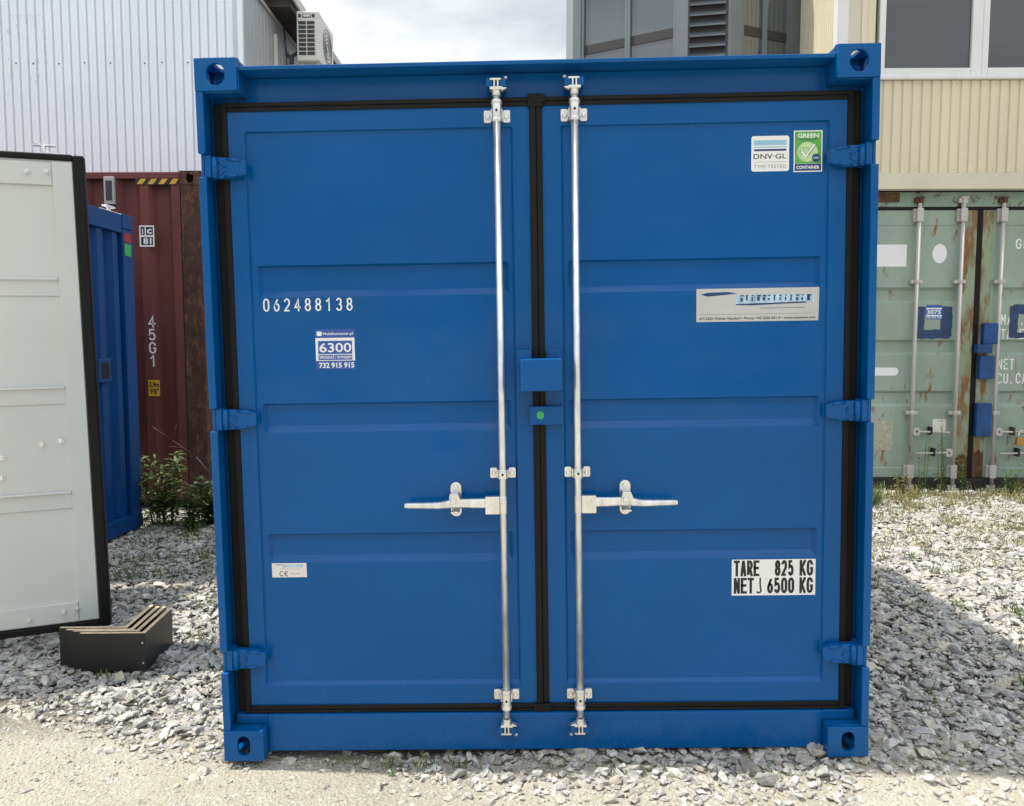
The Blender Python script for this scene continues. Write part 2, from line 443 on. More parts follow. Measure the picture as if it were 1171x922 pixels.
def plate_hole(bm, M4, w, h, hole, t, n=32, mi=0):
    """plate w x h (centred, in local x,z, facing local -y) with an oval hole (rx, rz, straight part)"""
    rx, rz = hole
    inner, outer = [], []
    for i in range(n):
        a = 2 * math.pi * (i + 0.5) / n
        c, s = math.cos(a), math.sin(a)
        if rz > rx:
            inner.append((rx * c, rx * s + math.copysign(rz - rx, s)))
        else:
            inner.append((rz * c + math.copysign(rx - rz, c), rz * s))
        k = min((w / 2) / abs(c) if abs(c) > 1e-6 else 1e9, (h / 2) / abs(s) if abs(s) > 1e-6 else 1e9)
        outer.append((c * k, s * k))
    # snap nearest to corners
    for cx, cz in ((w / 2, h / 2), (-w / 2, h / 2), (-w / 2, -h / 2), (w / 2, -h / 2)):
        j = min(range(n), key=lambda i: (outer[i][0] - cx) ** 2 + (outer[i][1] - cz) ** 2)
        outer[j] = (cx, cz)
    mk = lambda pts, y: [bm.verts.new(M4 @ Vector((x, y, z))) for x, z in pts]
    fi, fo, bi, bo = mk(inner, 0), mk(outer, 0), mk(inner, t), mk(outer, t)
    fs = []
    for i in range(n):
        j = (i + 1) % n
        fs += [bm.faces.new((fo[i], fo[j], fi[j], fi[i])), bm.faces.new((bo[j], bo[i], bi[i], bi[j])),
               bm.faces.new((fi[i], fi[j], bi[j], bi[i])), bm.faces.new((fo[j], fo[i], bo[i], bo[j]))]
    for f in fs: f.material_index = mi
    bmesh.ops.recalc_face_normals(bm, faces=fs)

def casting(parent, mat, cx, cz, y0, w, h, d, side, top, front_hole, bevel=0.003, label=None):
    """corner casting: hollow block with openings in the front, the outer side and the outer top/bottom"""
    bm = bmesh.new()
    t = 0.014
    fw = Matrix.Translation((cx, y0, cz))
    plate_hole(bm, fw, w, h, front_hole, t)
    # outer side plate (faces side*x)
    rot = Matrix.Rotation(R(90) * side, 4, 'Z')
    plate_hole(bm, Matrix.Translation((cx + side * w / 2, y0 + t + (d - t) / 2, cz)) @ rot, d - t, h, (0.03, 0.036), t)
    # top/bottom plate with opening (faces up or down)
    rt = Matrix.Rotation(R(-90 if top else 90), 4, 'X')
    yi0, yi1 = y0 + t, y0 + d
    xi0, xi1 = (cx - w / 2, cx + w / 2 - t) if side > 0 else (cx - w / 2 + t, cx + w / 2)
    zz = cz + h / 2 if top else cz - h / 2
    plate_hole(bm, Matrix.Translation(((xi0 + xi1) / 2, (yi0 + yi1) / 2, zz)) @ rt, xi1 - xi0, yi1 - yi0, (0.026, 0.046), t)
    # inner side plate, far plate
    zb0, zb1 = (cz - h / 2, cz + h / 2 - t) if top else (cz - h / 2 + t, cz + h / 2)
    xin = cx - side * w / 2
    a, b = (xin, xin + t) if side > 0 else (xin - t, xin)
    box(bm, a, b, yi0, yi1, zb0, zb1)
    c0, c1 = (b, xi1) if side > 0 else (xi0, a)
    box(bm, c0, c1, yi1 - t, yi1, zb0, zb1)
    if top: box(bm, c0, c1, yi0, yi1 - t, zb0, zb0 + t)
    else: box(bm, c0, c1, yi0, yi1 - t, zb1 - t, zb1)
    bmesh.ops.remove_doubles(bm, verts=bm.verts, dist=1e-5)
    return link('corner_casting', bm, mat, parent, 0.0025 if bevel else 0)

# ---- lettering: condensed stroke letters and built-in font
def arc(cx, cz, rx, rz, a0, a1, n=9):
    return [(cx + rx * math.cos(R(a0 + (a1 - a0) * i / n)), cz + rz * math.sin(R(a0 + (a1 - a0) * i / n))) for i in range(n + 1)]
GLYPH = {
    '0': [arc(.5, .72, .5, .28, 0, 180) + arc(.5, .28, .5, .28, 180, 360) + [(1, .72)]],
    '1': [[(.15, .78), (.6, 1), (.6, 0)]],
    '2': [arc(.5, .72, .5, .28, 170, 0) + [(.95, .55), (0, 0), (1, 0)]],
    '3': [arc(.48, .75, .46, .25, 165, -85) , arc(.48, .26, .52, .26, 88, -165)],
    '4': [[(.72, 0), (.72, 1), (0, .28), (1, .28)]],
    '5': [[(.95, 1), (.12, 1), (.05, .55)] + arc(.48, .33, .52, .33, 130, -160)],
    '6': [[(.75, 1), (.12, .5)] + arc(.5, .3, .48, .3, 150, -210, 16)],
    '7': [[(0, 1), (1, 1), (.35, 0)]],
    '8': [arc(.5, .76, .43, .24, -90, 270, 16), arc(.5, .26, .5, .26, 90, 450, 16)],
    '9': [[(.25, 0), (.88, .5)] + arc(.5, .7, .48, .3, -30, 330, 16)],
    'A': [[(0, 0), (.42, .98)], [(.58, .98), (1, 0)], [(.3, .3), (.7, .3)]],
    'C': [[(1, .68)] + arc(.5, .72, .5, .28, 10, 180) + arc(.5, .28, .5, .28, 180, 350)],
    'E': [[(0, 1), (0, 0)], [(0, 1), (1, 1)], [(0, 0), (1, 0)], [(0, .52), (.85, .52)]],
    'G': [[(1, .72)] + arc(.5, .72, .5, .28, 10, 180) + arc(.5, .28, .5, .28, 180, 360) + [(1, .46), (.55, .46)]],
    'K': [[(0, 0), (0, 1)], [(1, 1), (.05, .42)], [(.3, .58), (1, 0)]],
    'M': [[(0, 0), (0, 1)], [(.05, .98), (.5, .35)], [(.5, .35), (.95, .98)], [(1, 1), (1, 0)]],
    'N': [[(0, 0), (0, 1)], [(.06, .98), (.94, .02)], [(1, 0), (1, 1)]],
    'P': [[(0, 0), (0, 1), (.5, 1)] + arc(.5, .74, .5, .26, 90, -90) + [(0, .48)]],
    'R': [[(0, 0), (0, 1), (.5, 1)] + arc(.5, .74, .5, .26, 90, -90) + [(0, .48)], [(.5, .48), (1, 0)]],
    'O': [arc(.5, .72, .5, .28, 0, 180) + arc(.5, .28, .5, .28, 180, 360) + [(1, .72)]],
    'S': [arc(.5, .75, .46, .25, 20, 250) + arc(.5, .26, .5, .26, 80, -165)],
    'T': [[(0, 1), (1, 1)], [(.5, 1), (.5, 0)]],
    'U': [[(0, 1), (0, .28)] + arc(.5, .28, .5, .28, 180, 360) + [(1, 1)]],
    'X': [[(0, 0), (1, 1)], [(0, 1), (1, 0)]],
    '.': [[(.3, 0), (.3, .07)]],
    'B': [[(0, 0), (0, 1), (.5, 1)] + arc(.5, .76, .44, .24, 90, -90) + [(0, .52)], [(.5, .52)] + arc(.5, .26, .5, .26, 90, -90) + [(0, 0)]],
}
def stroke(bm, pts, w, y, dense):
    P = [Vector((p[0], p[1])) for p in pts]
    Q = [P[0]]
    for p in P[1:]:
        if (p - Q[-1]).length > 1e-5: Q.append(p)
    P = Q
    closed = (P[0] - P[-1]).length < 1e-4
    if not closed and len(pts) < 6:          # square ends on straight strokes
        P[0] = P[0] + (P[0] - P[1]).normalized() * w * 0.5
        P[-1] = P[-1] + (P[-1] - P[-2]).normalized() * w * 0.5
    L, Rr = [], []
    n = len(P)
    for i in range(n):
        if closed and i in (0, n - 1):
            d0 = (P[-1] - P[-2]).normalized(); d1 = (P[1] - P[0]).normalized()
        else:
            d0 = (P[i] - P[i - 1]).normalized() if i > 0 else (P[1] - P[0]).normalized()
            d1 = (P[i + 1] - P[i]).normalized() if i < n - 1 else d0
        t = (d0 + d1)
        t = t.normalized() if t.length > 1e-4 else d1
        nn = Vector((-t.y, t.x))
        c = max(0.5, nn.dot(Vector((-d1.y, d1.x))))
        o = nn * (w / 2 / c)
        L.append(bm.verts.new((P[i].x + o.x, y, P[i].y + o.y)))
        Rr.append(bm.verts.new((P[i].x - o.x, y, P[i].y - o.y)))
    for i in range(n - 1):
        bm.faces.new((Rr[i], Rr[i + 1], L[i + 1], L[i]))

def letters(name, mat, parent, text, x, z, h, cw, adv, w, y, vertical=False, slope=0.0):
    """stroke lettering: x,z bottom left of the first character, facing -y"""
    bm = bmesh.new()
    k = 0
    for i, ch in enumerate(text):
        for s in GLYPH.get(ch, []):
            ox, oz = (0, -i * adv) if vertical else (i * adv, i * adv * slope)
            k += 1
            stroke(bm, [(x + ox + w / 2 + p[0] * (cw - w), z + oz + w / 2 + p[1] * (h - w)) for p in s], w, y - 0.00012 * (k % 3), 1)
    return link(name, bm, mat, parent)

def font(name, mat, parent, text, x, z, h, y, sx=1.0, bold=0.0, align='LEFT', rot=None, width=None):
    c = bpy.data.curves.new('lettering_curve', 'FONT')
    c.body = text; c.size = 1.0; c.offset = bold; c.align_x = align; c.resolution_u = 3
    o = bpy.data.objects.new('lettering_source', c)
    col.objects.link(o)
    dg = bpy.context.evaluated_depsgraph_get()
    me = bpy.data.meshes.new_from_object(o.evaluated_get(dg))
    bpy.data.objects.remove(o)
    bpy.data.curves.remove(c)
    xs = [v.co.x for v in me.vertices]; ys = [v.co.y for v in me.vertices]
    cap = 0.69
    k = h / cap
    kx = k * sx
    if width and xs: kx = width / (max(xs) - min(xs))
    x_off = min(xs) if align == 'LEFT' else 0
    for v in me.vertices:
        v.co = Vector((x + (v.co.x - x_off) * kx, y, z + v.co.y * k))
    me.materials.clear(); me.materials.append(mat)
    ob = bpy.data.objects.new(name, me)
    col.objects.link(ob)
    if parent: ob.parent = parent
    return ob

# ------------------------------------------------------------------ ground
def height(x, y):
    h = 0.012 * np.sin(x * 2.1 + 0.6) * np.cos(y * 1.7) + 0.008 * np.sin(x * 5.3 + y * 3.1)
    m = 0.028 * np.exp(-((x - 1.02) / 0.42) ** 2 - ((y - 0.12) / 0.3) ** 2)      # small rise under the right corner
    d = -0.012 * np.exp(-((x + 0.95) / 0.5) ** 2 - ((y - 0.0) / 0.35) ** 2)
    return h * 0.8 + m + d - 0.012

def build_ground():
    xs = np.concatenate([[-150, -60, -25], np.linspace(-12, 12, 241), [25, 60, 150]])
    ys = np.concatenate([[-150, -60, -20, -8], np.linspace(-4, 10, 141), [20, 60, 150]])
    X, Y = np.meshgrid(xs, ys)
    inside = (np.abs(X) < 11) & (Y > -3.9) & (Y < 9.9)
    Z = np.where(inside, height(X, Y), -0.012)
    co = np.stack([X, Y, Z], -1).reshape(-1, 3)
    nx, ny = len(xs), len(ys)
    i = np.arange((ny - 1) * (nx - 1)); r, c = i // (nx - 1), i % (nx - 1)
    a = r * nx + c
    F = np.stack([a, a + 1, a + 1 + nx, a + nx], 1)
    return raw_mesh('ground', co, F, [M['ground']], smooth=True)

def raw_mesh(name, co, F, mats, mi=None, smooth=False):
    me = bpy.data.meshes.new(name)
    k = F.shape[1]
    me.vertices.add(len(co)); me.vertices.foreach_set('co', co.astype(np.float32).ravel())
    me.loops.add(F.size); me.loops.foreach_set('vertex_index', F.astype(np.int32).ravel())
    me.polygons.add(len(F))
    me.polygons.foreach_set('loop_start', (np.arange(len(F)) * k).astype(np.int32))
    if mi is not None: me.polygons.foreach_set('material_index', mi.astype(np.int32))
    me.polygons.foreach_set('use_smooth', np.full(len(F), smooth))
    me.update(calc_edges=True)
    for m in mats: me.materials.append(m)
    o = bpy.data.objects.new(name, me)
    col.objects.link(o)
    return o
tag(build_ground(), kind='structure')

# ------------------------------------------------------------------ gravel: angular stones, real geometry
def rock_variants(n, pts):
    out = []
    for k in range(n):
        bm = bmesh.new()
        for _ in range(pts):
            v = Vector((random.gauss(0, 1), random.gauss(0, 1), random.gauss(0, 1))).normalized()
            v *= random.uniform(0.75, 1.1)
            bm.verts.new((v.x, v.y * random.uniform(0.7, 1), v.z))
        r = bmesh.ops.convex_hull(bm, input=bm.verts)
        bmesh.ops.delete(bm, geom=[g for g in r['geom_interior'] if isinstance(g, bmesh.types.BMVert)], context='VERTS')
        bmesh.ops.triangulate(bm, faces=bm.faces)
        bm.verts.index_update()
        out.append((np.array([v.co[:] for v in bm.verts]), np.array([[v.index for v in f.verts] for f in bm.faces])))
        bm.free()
    return out
ROCKS = rock_variants(24, 15)

def scatter(name, P, S, mats, mi_each, flat_lo=0.26, flat_hi=0.6, sink=0.25):
    """P (n,3) positions on the ground, S (n,) long half-length"""
    n = len(P)
    which = rng.integers(0, len(ROCKS), n)
    az = rng.uniform(0, 2 * np.pi, n)
    tx, ty = rng.normal(0, 0.21, n), rng.normal(0, 0.21, n)
    asp = rng.uniform(0.5, 0.95, n); fl = rng.uniform(flat_lo, flat_hi, n)
    CO, FA, MI = [], [], []
    base = 0
    for w in range(len(ROCKS)):
        idx = np.where(which == w)[0]
        if not len(idx): continue
        V, F = ROCKS[w]
        s = np.stack([S[idx], S[idx] * asp[idx], S[idx] * fl[idx]], 1)
        Q = V[None] * s[:, None, :]
        cx, sx = np.cos(tx[idx])[:, None], np.sin(tx[idx])[:, None]
        y, z = Q[..., 1] * cx - Q[..., 2] * sx, Q[..., 1] * sx + Q[..., 2] * cx
        x = Q[..., 0]
        cy, sy = np.cos(ty[idx])[:, None], np.sin(ty[idx])[:, None]
        x, z = x * cy + z * sy, -x * sy + z * cy
        ca, sa = np.cos(az[idx])[:, None], np.sin(az[idx])[:, None]
        x, y = x * ca - y * sa, x * sa + y * ca
        z = z + (S[idx] * fl[idx] * (1 - sink))[:, None] * 0.55
        G = np.stack([x, y, z], -1) + P[idx][:, None, :]
        m, nv = len(idx), len(V)
        CO.append(G.reshape(-1, 3))
        FA.append((F[None] + (np.arange(m) * nv)[:, None, None] + base).reshape(-1, 3))
        MI.append(np.repeat(mi_each[idx], len(F)))
        base += m * nv
    return raw_mesh(name, np.concatenate(CO), np.concatenate(FA), mats, np.concatenate(MI))

def sand_edge(x):
    """y of the border between the sandy track in front and the loose stones"""
    return np.where(x < -1.0, 0.22 + 0.13 * np.sin(x * 2.6 + 1.2) - 0.10 * (x + 1.1), np.where(x > 1.0, -0.02 + 0.05 * np.sin(x * 3.3), np.where(x > -0.55, -0.12 - 0.07 * np.sin(x * 2.2), 0.12)))

def keep_clear(x, y):
    inside_box = (np.abs(x) < 1.0) & (y > 0.10) & (y < 2.3)
    red = (x < -2.8) & (y > 4.35)
    grn = (x > 3.05) & (y > 5.35)
    blu = (x < -3.15) & (y > 2.05) & (y < 3.3)
    wht = (x < -3.15) & (y > 0.2) & (y < 2.05)
    return ~(inside_box | red | grn | blu | wht)

def make_gravel():
    N = 330000
    x = rng.uniform(-4.6, 6.6, N); y = rng.uniform(-1.9, 5.5, N)
    e = y - sand_edge(x)
    dens = np.clip(0.5 + e / 0.42, 0.0, 1)
    dens = np.where(e < -0.12, 0.035, np.maximum(dens, 0.035))
    near = np.clip(1.2 - (np.hypot(x, y + 2.6) - 4) * 0.06, 0.5, 1)
    k = (rng.uniform(0, 1, N) < dens * near * 1.0) & keep_clear(x, y)
    x, y, e = x[k], y[k], e[k]
    s = np.clip(rng.lognormal(math.log(0.0160), 0.50, len(x)), 0.0065, 0.052)
    s = s * np.clip(0.62 + (e + 0.2) * 1.1, 0.5, 1.0)
    z = height(x, y) + rng.uniform(-0.010, 0.014, len(x)) * np.clip(0.5 + e / 0.3, 0, 1) - np.where(e < -0.1, s * 0.2, 0)
    # big broken stones pushed under the sill in front
    n2 = 330
    x2 = rng.uniform(-0.62, 1.0, n2); y2 = rng.normal(0.0, 0.075, n2)
    y2 = np.clip(y2, -0.26, 0.16)
    s2 = np.clip(rng.lognormal(math.log(0.021), 0.45, n2), 0.01, 0.043)
    z2 = height(x2, y2) - 0.006 - s2 * 0.42
    X = np.concatenate([x, x2]); Y = np.concatenate([y, y2]); Z = np.concatenate([z, z2]); S = np.concatenate([s, s2])
    mi = np.where(np.concatenate([e, np.full(n2, 1.0)]) < -0.05, 1, 0)
    mi = np.where(rng.uniform(0, 1, len(mi)) < 0.06, 1 - mi, mi)
    o = scatter('gravel', np.stack([X, Y, Z], 1), S, [M['stone'], M['chip']], mi)
    tag(o, 'loose grey crushed limestone spread round the containers', 'gravel', kind='stuff')
    # fine chips and grit on the sandy track
    n = 60000
    x = rng.uniform(-2.6, 2.8, n); y = rng.uniform(-1.35, 0.75, n)
    e = y - sand_edge(x)
    cl = np.sin(x * 3.1 + 2 * np.sin(y * 4.0)) * 0.5 + 0.5
    k = (e < 0.12) & keep_clear(x, y) & (rng.uniform(0, 1, n) < 0.35 + 0.5 * cl)
    x, y = x[k], y[k]
    s = np.clip(rng.lognormal(math.log(0.0052), 0.55, len(x)), 0.002, 0.022)
    z = height(x, y) - s * 0.25
    o = scatter('grit', np.stack([x, y, z], 1), s, [M['chip'], M['stone']], (rng.uniform(0, 1, len(x)) < 0.25).astype(int))
    tag(o, 'fine sandy stone chips on the cream track in front', 'grit', kind='stuff')
make_gravel()

def lone_rock(x, y, s, label):
    V, F = ROCKS[random.randrange(len(ROCKS))]
    co = V * np.array([s, s * 0.7, s * 0.6]) + np.array([x, y, float(height(np.array(x), np.array(y))) + s * 0.35])
    o = raw_mesh('rock', co, F, [M['stone']])
    tag(o, label, 'rock', 'loose rocks on the sandy track')
lone_rock(-1.20, -0.055, 0.022, 'small grey rock lying alone on cream sand left of the blue container foot')
lone_rock(-1.35, -0.235, 0.015, 'tiny dark rock half buried in cream sand nearer the viewer than the lone grey one')
lone_rock(0.72, -0.12, 0.045, 'larger pale broken rock in front of the right end of the blue sill')

# ------------------------------------------------------------------ main blue container
TH = 0.0158
def blue_container():
    root = empty('storage_container', (-1.1 + 1.1 * math.cos(TH), 0, 1.1 * math.sin(TH)), (0, -TH, 0),
                 'glossy blue steel storage container in the middle with closed double doors and silver locking bars', 'container')
    b = M['blue']; D = 2.44
    # castings
    for s in (-1, 1):
        casting(root, b, s * 1.031, 2.2985, 0.0, 0.138, 0.105, 0.13, s, True, (0.0295, 0.0345))
        casting(root, b, s * 1.031, 0.0525, 0.0, 0.138, 0.105, 0.13, s, False, (0.0215, 0.0345))
        for z, tp in ((2.2985, True), (0.0525, False)):
            c = B('corner_casting', b, root, (s * 1.031 - 0.069, s * 1.031 + 0.069, D - 0.13, D, z - 0.0525, z + 0.0525), bevel=0.004)
    # front corner posts: outer flange with cut-outs at the hinges, inner web
    cuts = ((1.975, 2.05), (1.14, 1.216), (0.309, 0.384))
    for s in (-1, 1):
        bm = bmesh.new()
        zs = [2.246, cuts[0][1], cuts[0][0], cuts[1][1], cuts[1][0], cuts[2][1], cuts[2][0], 0.106]
        for i in range(0, 8, 2):
            z0, z1 = zs[i + 1], zs[i]
            a, c = (1.075, 1.1)
            x0, x1 = sorted((s * a, s * c))
            box(bm, x0, x1, 0.002, 0.018, z0, z1)
        x0, x1 = sorted((s * 1.0865, s * 1.097))
        box(bm, x0, x1, 0.0185, 0.13, 0.106, 2.246)
        x0, x1 = sorted((s * 1.0745, s * 1.086))
        box(bm, x0, x1, 0.092, 0.13, 0.106, 2.246)
        link('corner_post', bm, b, root, 0.003)
        for z0, z1 in cuts:      # hinge bearing blocks
            x0, x1 = sorted((s * 1.066, s * 1.0862))
            B('hinge_block', b, root, (x0, x1 if s > 0 else x1, 0.019, 0.09, z0 + 0.001, z1 - 0.001), bevel=0.003)
    # hinges: tapered pressed blades
    for s in (-1, 1):
        for zc in (2.010, 1.176, 0.344):
            bm = bmesh.new()
            prism(bm, [(s * x, zc + z) for x, z in (((-1 if s < 0 else 1) * s * 1.0655, -0.034), (1.01, -0.034), (0.957, -0.022), (0.955, 0.02), (0.99, 0.032), (1.0655, 0.036))][::(1 if s < 0 else 1)], 0.038, 0.064)
            h = link('hinge', bm, b, root, 0.004)
            bm = bmesh.new()
            for (xa, za), (xb, zb) in (((1.052, 0.026), (1.022, 0.004)), ((1.052, -0.026), (1.022, -0.004)), ((1.03, -0.029), (0.985, -0.024)), ((1.02, 0.029), (0.975, 0.022))):
                tube(bm, (s * xa, 0.0375, zc + za), (s * xb, 0.0375, zc + zb), 0.0045, n=8)
            tube(bm, (s * 1.06, 0.036, zc - 0.034), (s * 1.06, 0.036, zc + 0.034), 0.012, n=12)
            link('hinge_rib', bm, b, h)
    # header with projecting top lip, sill
    B('header', b, root, (-0.9615, 0.9615, 0.012, 0.16, 2.313, 2.3265), (-1.072, 1.072, 0.095, 0.16, 2.2275, 2.3125), bevel=0.003)
    B('sill', b, root, (-0.9615, 0.9615, 0.05, 0.16, 0.008, 0.1395), bevel=0.004)
    for q in (-1, 1):
        B('sill_step', b, root, (*sorted((q * 0.9625, q * 1.073)), 0.056, 0.1285, 0.1055, 0.1385), bevel=0.003)
    # doors
    grooves = ((1.69, 1.595), (1.222, 1.135), (0.768, 0.68))
    PZ0, PZ1 = 0.243, 2.131
    for (x0, xi0, xi1, x1, holes) in ((-1.045, -0.969, -0.0765, -0.006, 0), (0.006, 0.083, 0.968, 1.045, 0)):
        xs = [x0, xi0, xi0 + 0.006, xi0 + 0.020, xi0 + 0.034, xi1 - 0.034, xi1 - 0.020, xi1 - 0.006, xi1, x1]
        zs = [0.145, PZ0 - 0.008, PZ0 + 0.005]
        for t, q in grooves[::-1]:
            zs += [q - 0.010, q + 0.013, t - 0.003, t + 0.003]
        zs += [PZ1 - 0.002, PZ1 + 0.003, 2.222]
        def dep(i, j):
            x, z = xs[i], zs[j]
            if i in (0, 1, 8, 9) or j in (0, 1, len(zs) - 2, len(zs) - 1):
                return 0.070
            d = 0.081
            for t, q in grooves:
                if q + 0.004 < z < t - 0.001 and 4 <= i <= 5:
                    d = 0.0985
            return d
        bm = bmesh.new()
        G = [[bm.verts.new((xs[i], dep(i, j), zs[j])) for i in range(len(xs))] for j in range(len(zs))]
        for j in range(len(zs) - 1):
            for i in range(len(xs) - 1):
                bm.faces.new((G[j][i], G[j][i + 1], G[j + 1][i + 1], G[j + 1][i]))
        # back and rim
        bk = [bm.verts.new(p) for p in ((x0, 0.128, zs[0]), (x1, 0.128, zs[0]), (x1, 0.128, zs[-1]), (x0, 0.128, zs[-1]))]
        bm.faces.new(bk[::-1])
        bm.faces.new([G[0][i] for i in range(len(xs) - 1, -1, -1)] + [bk[0], bk[1]])
        bm.faces.new([G[-1][i] for i in range(len(xs))] + [bk[2], bk[3]])
        bm.faces.new([G[j][0] for j in range(len(zs))] + [bk[3], bk[0]])
        bm.faces.new([G[j][-1] for j in range(len(zs) - 1, -1, -1)] + [bk[1], bk[2]])
        bmesh.ops.recalc_face_normals(bm, faces=bm.faces)
        link('door', bm, b, root, 0.0018)
    # rubber seals: outer lip and raised inner bead
    def bead(name, runs):
        bm = bmesh.new()
        for r in runs: box(bm, *r)
        return link(name, bm, M['rubber'], root, 0.005, seg=3)
    bead('door_seal', [(-1.0725, -1.046, 0.075, 0.10, 0.145, 2.2255), (-1.0455, -1.023, 0.0633, 0.10, 0.141, 2.225)])
    bead('door_seal', [(1.046, 1.0725, 0.075, 0.10, 0.145, 2.2255), (1.023, 1.0455, 0.0633, 0.10, 0.141, 2.225)])
    bead('door_seal', [(-1.022, 1.022, 0.0645, 0.0695, 2.197, 2.2115), (-1.045, 1.045, 0.0615, 0.0695, 2.212, 2.2255)])
    bead('door_seal', [(-1.022, 1.022, 0.0635, 0.0695, 0.150, 0.167), (-1.045, 1.045, 0.060, 0.0695, 0.1405, 0.1495)])
    bm = bmesh.new()
    box(bm, -0.021, 0.001, 0.060, 0.0692, 0.17, 2.195); box(bm, 0.0015, 0.0215, 0.0625, 0.0692, 0.17, 2.195)
    box(bm, -0.026, 0.026, 0.057, 0.0692, 2.192, 2.235); box(bm, -0.034, 0.03, 0.056, 0.0692, 0.134, 0.168)
    box(bm, -0.016, 0.034, 0.0545, 0.0692, 2.205, 2.23)
    link('door_seal', bm, M['rubber'], root, 0.004, seg=3)
    # locking bars
    for s in (-1, 1):
        xb = s * 0.1265
        bar = bmesh.new()
        tube(bar, (xb, 0.03, 0.135), (xb, 0.03, 2.225), 0.0115, n=20)
        bar = link('locking_bar', bar, M['zinc'], root)
        # bearing brackets
        for zc, hh, collar in ((2.163, 0.020, 0.030), (0.980, 0.0175, 0.0165), (0.203, 0.018, 0.030)):
            bm = bmesh.new()
            off = 0.004 if zc < 1 else -0.002
            for q in (-1, 1):
                prism(bm, rrect(min(xb + q * 0.0435, xb + q * 0.0195), max(xb + q * 0.0435, xb + q * 0.0195), zc - hh, zc + hh, 0.005), 0.058, 0.0695 if zc > 2 or zc < .5 else 0.0805)
                tube(bm, (xb + q * 0.031, 0.0585, zc - 0.002), (xb + q * 0.031, 0.050, zc - 0.002), 0.0085, 0.0065, n=12)
                box(bm, min(xb + q * 0.0195, xb + q * 0.0135), max(xb + q * 0.0195, xb + q * 0.0135), 0.030, 0.0695, zc - hh * 0.8, zc + hh * 0.8)
            cz = zc + (0.008 if zc > 2 else (-0.006 if zc < .5 else 0))
            tube(bm, (xb, 0.03, cz - collar), (xb, 0.03, cz + collar), 0.0168, n=22)
            br = link('bearing_bracket', bm, M['zinc_bright'], bar, 0.0015)
            if collar > 0.02:
                for za, zb in ((-collar - 0.004, -collar + 0.008), (collar - 0.008, collar + 0.005)):
                    bm = bmesh.new()
                    tube(bm, (xb, 0.03, cz + za), (xb, 0.03, cz + zb), 0.0182, n=22)
                    link('retaining_ring', bm, M['zinc_bright'], bar, 0.001)
            bm = bmesh.new()
            tube(bm, (xb, 0.0135, cz), (xb, 0.0122, cz), 0.0042, n=12)
            link('grub_hole', bm, M['void'], bar)
        # end cams with their blue keepers
        for up in (1, -1):
            zc = 2.232 if up > 0 else 0.118
            bm = bmesh.new()
            tube(bm, (xb, 0.03, zc - up * 0.012), (xb, 0.03, zc + up * 0.006), 0.0145, n=18)
            prism(bm, [(xb - s * 0.020, zc + up * 0.006), (xb - s * 0.006, zc + up * 0.001), (xb + s * 0.006, zc + up * 0.001), (xb - s * -0.018 , zc + up * 0.008), (xb + s * 0.014, zc + up * 0.014), (xb - s * 0.014, zc + up * 0.014)] if False else rrect(xb - 0.021, xb + 0.021, min(zc + up * 0.004, zc + up * 0.013), max(zc + up * 0.004, zc + up * 0.013), 0.004, 3), 0.012, 0.046)
            prism(bm, [(xb - s * 0.036, zc + up * 0.010), (xb - s * 0.018, zc + up * 0.000), (xb - s * 0.014, zc + up * 0.012)], 0.016, 0.036)
            box(bm, xb - 0.0085, xb - 0.003, 0.012, 0.04, *sorted((zc + up * 0.013, zc + up * 0.036)))
            box(bm, xb + 0.003, xb + 0.0085, 0.014, 0.044, *sorted((zc + up * 0.013, zc + up * 0.036)))
            prism(bm, rrect(xb - 0.020, xb + 0.016, *sorted((zc + up * 0.034, zc + up * 0.040)), 0.002, 3), 0.013, 0.042)
            tube(bm, (xb - s * 0.034, 0.025, zc + up * 0.043), (xb - s * 0.028, 0.03, zc + up * 0.047), 0.005, n=8)
            link('cam', bm, M['zinc_bright'], bar, 0.001)
            bm = bmesh.new()
            prism(bm, rrect(xb - 0.032, xb - 0.011, *sorted((zc + up * 0.014, zc + up * 0.042)), 0.006), 0.020, 0.0945 if up > 0 else 0.0495)
            link('cam_keeper', bm, b, root, 0.002)
            bm = bmesh.new()
            prism(bm, rrect(xb + 0.011, xb + 0.032, *sorted((zc + up * 0.014, zc + up * 0.042)), 0.006), 0.020, 0.0945 if up > 0 else 0.0495)
            link('cam_keeper', bm, b, root, 0.002)
        # handle: hub, lever, retainer plate
        bm = bmesh.new()
        hub = rrect(*sorted((xb + s * 0.012, xb + s * 0.060)), 0.845, 0.905, 0.003, 3)
        prism(bm, hub, 0.018, 0.040)
        tube(bm, (xb + s * 0.036, 0.0178, 0.884), (xb + s * 0.036, 0.0135, 0.884), 0.0065, n=14)
        tube(bm, (xb, 0.03, 0.845), (xb, 0.03, 0.905), 0.0135, n=18)
        hb = link('handle_hub', bm, M['zinc_bright'], bar, 0.002)
        bm = bmesh.new()
        prof = ((0.058, 0.864, 0.897, 0.024), (0.10, 0.865, 0.897, 0.022), (0.135, 0.869, 0.899, 0.012), (0.175, 0.869, 0.897, 0.008), (0.215, 0.866, 0.889, 0.010), (0.25, 0.866, 0.887, 0.014), (0.32, 0.867, 0.886, 0.018), (0.333, 0.868, 0.885, 0.019))
        ring = []
        for dx, z0, z1, y in prof:
            ring.append([bm.verts.new((xb + s * dx, y + a, z)) for a, z in ((0, z0 + .004), (0.0, z1 - .004), (0.006, z1), (0.013, z1), (0.013, z0), (0.006, z0))])
        fs = []
        for i in range(len(ring) - 1):
            for k in range(6):
                fs.append(bm.faces.new((ring[i][k], ring[i][(k + 1) % 6], ring[i + 1][(k + 1) % 6], ring[i + 1][k])))
        fs.append(bm.faces.new(ring[0])); fs.append(bm.faces.new(ring[-1]))
        bmesh.ops.recalc_face_normals(bm, faces=fs)
        link('handle', bm, M['zinc'], bar, 0.002)
        bm = bmesh.new()
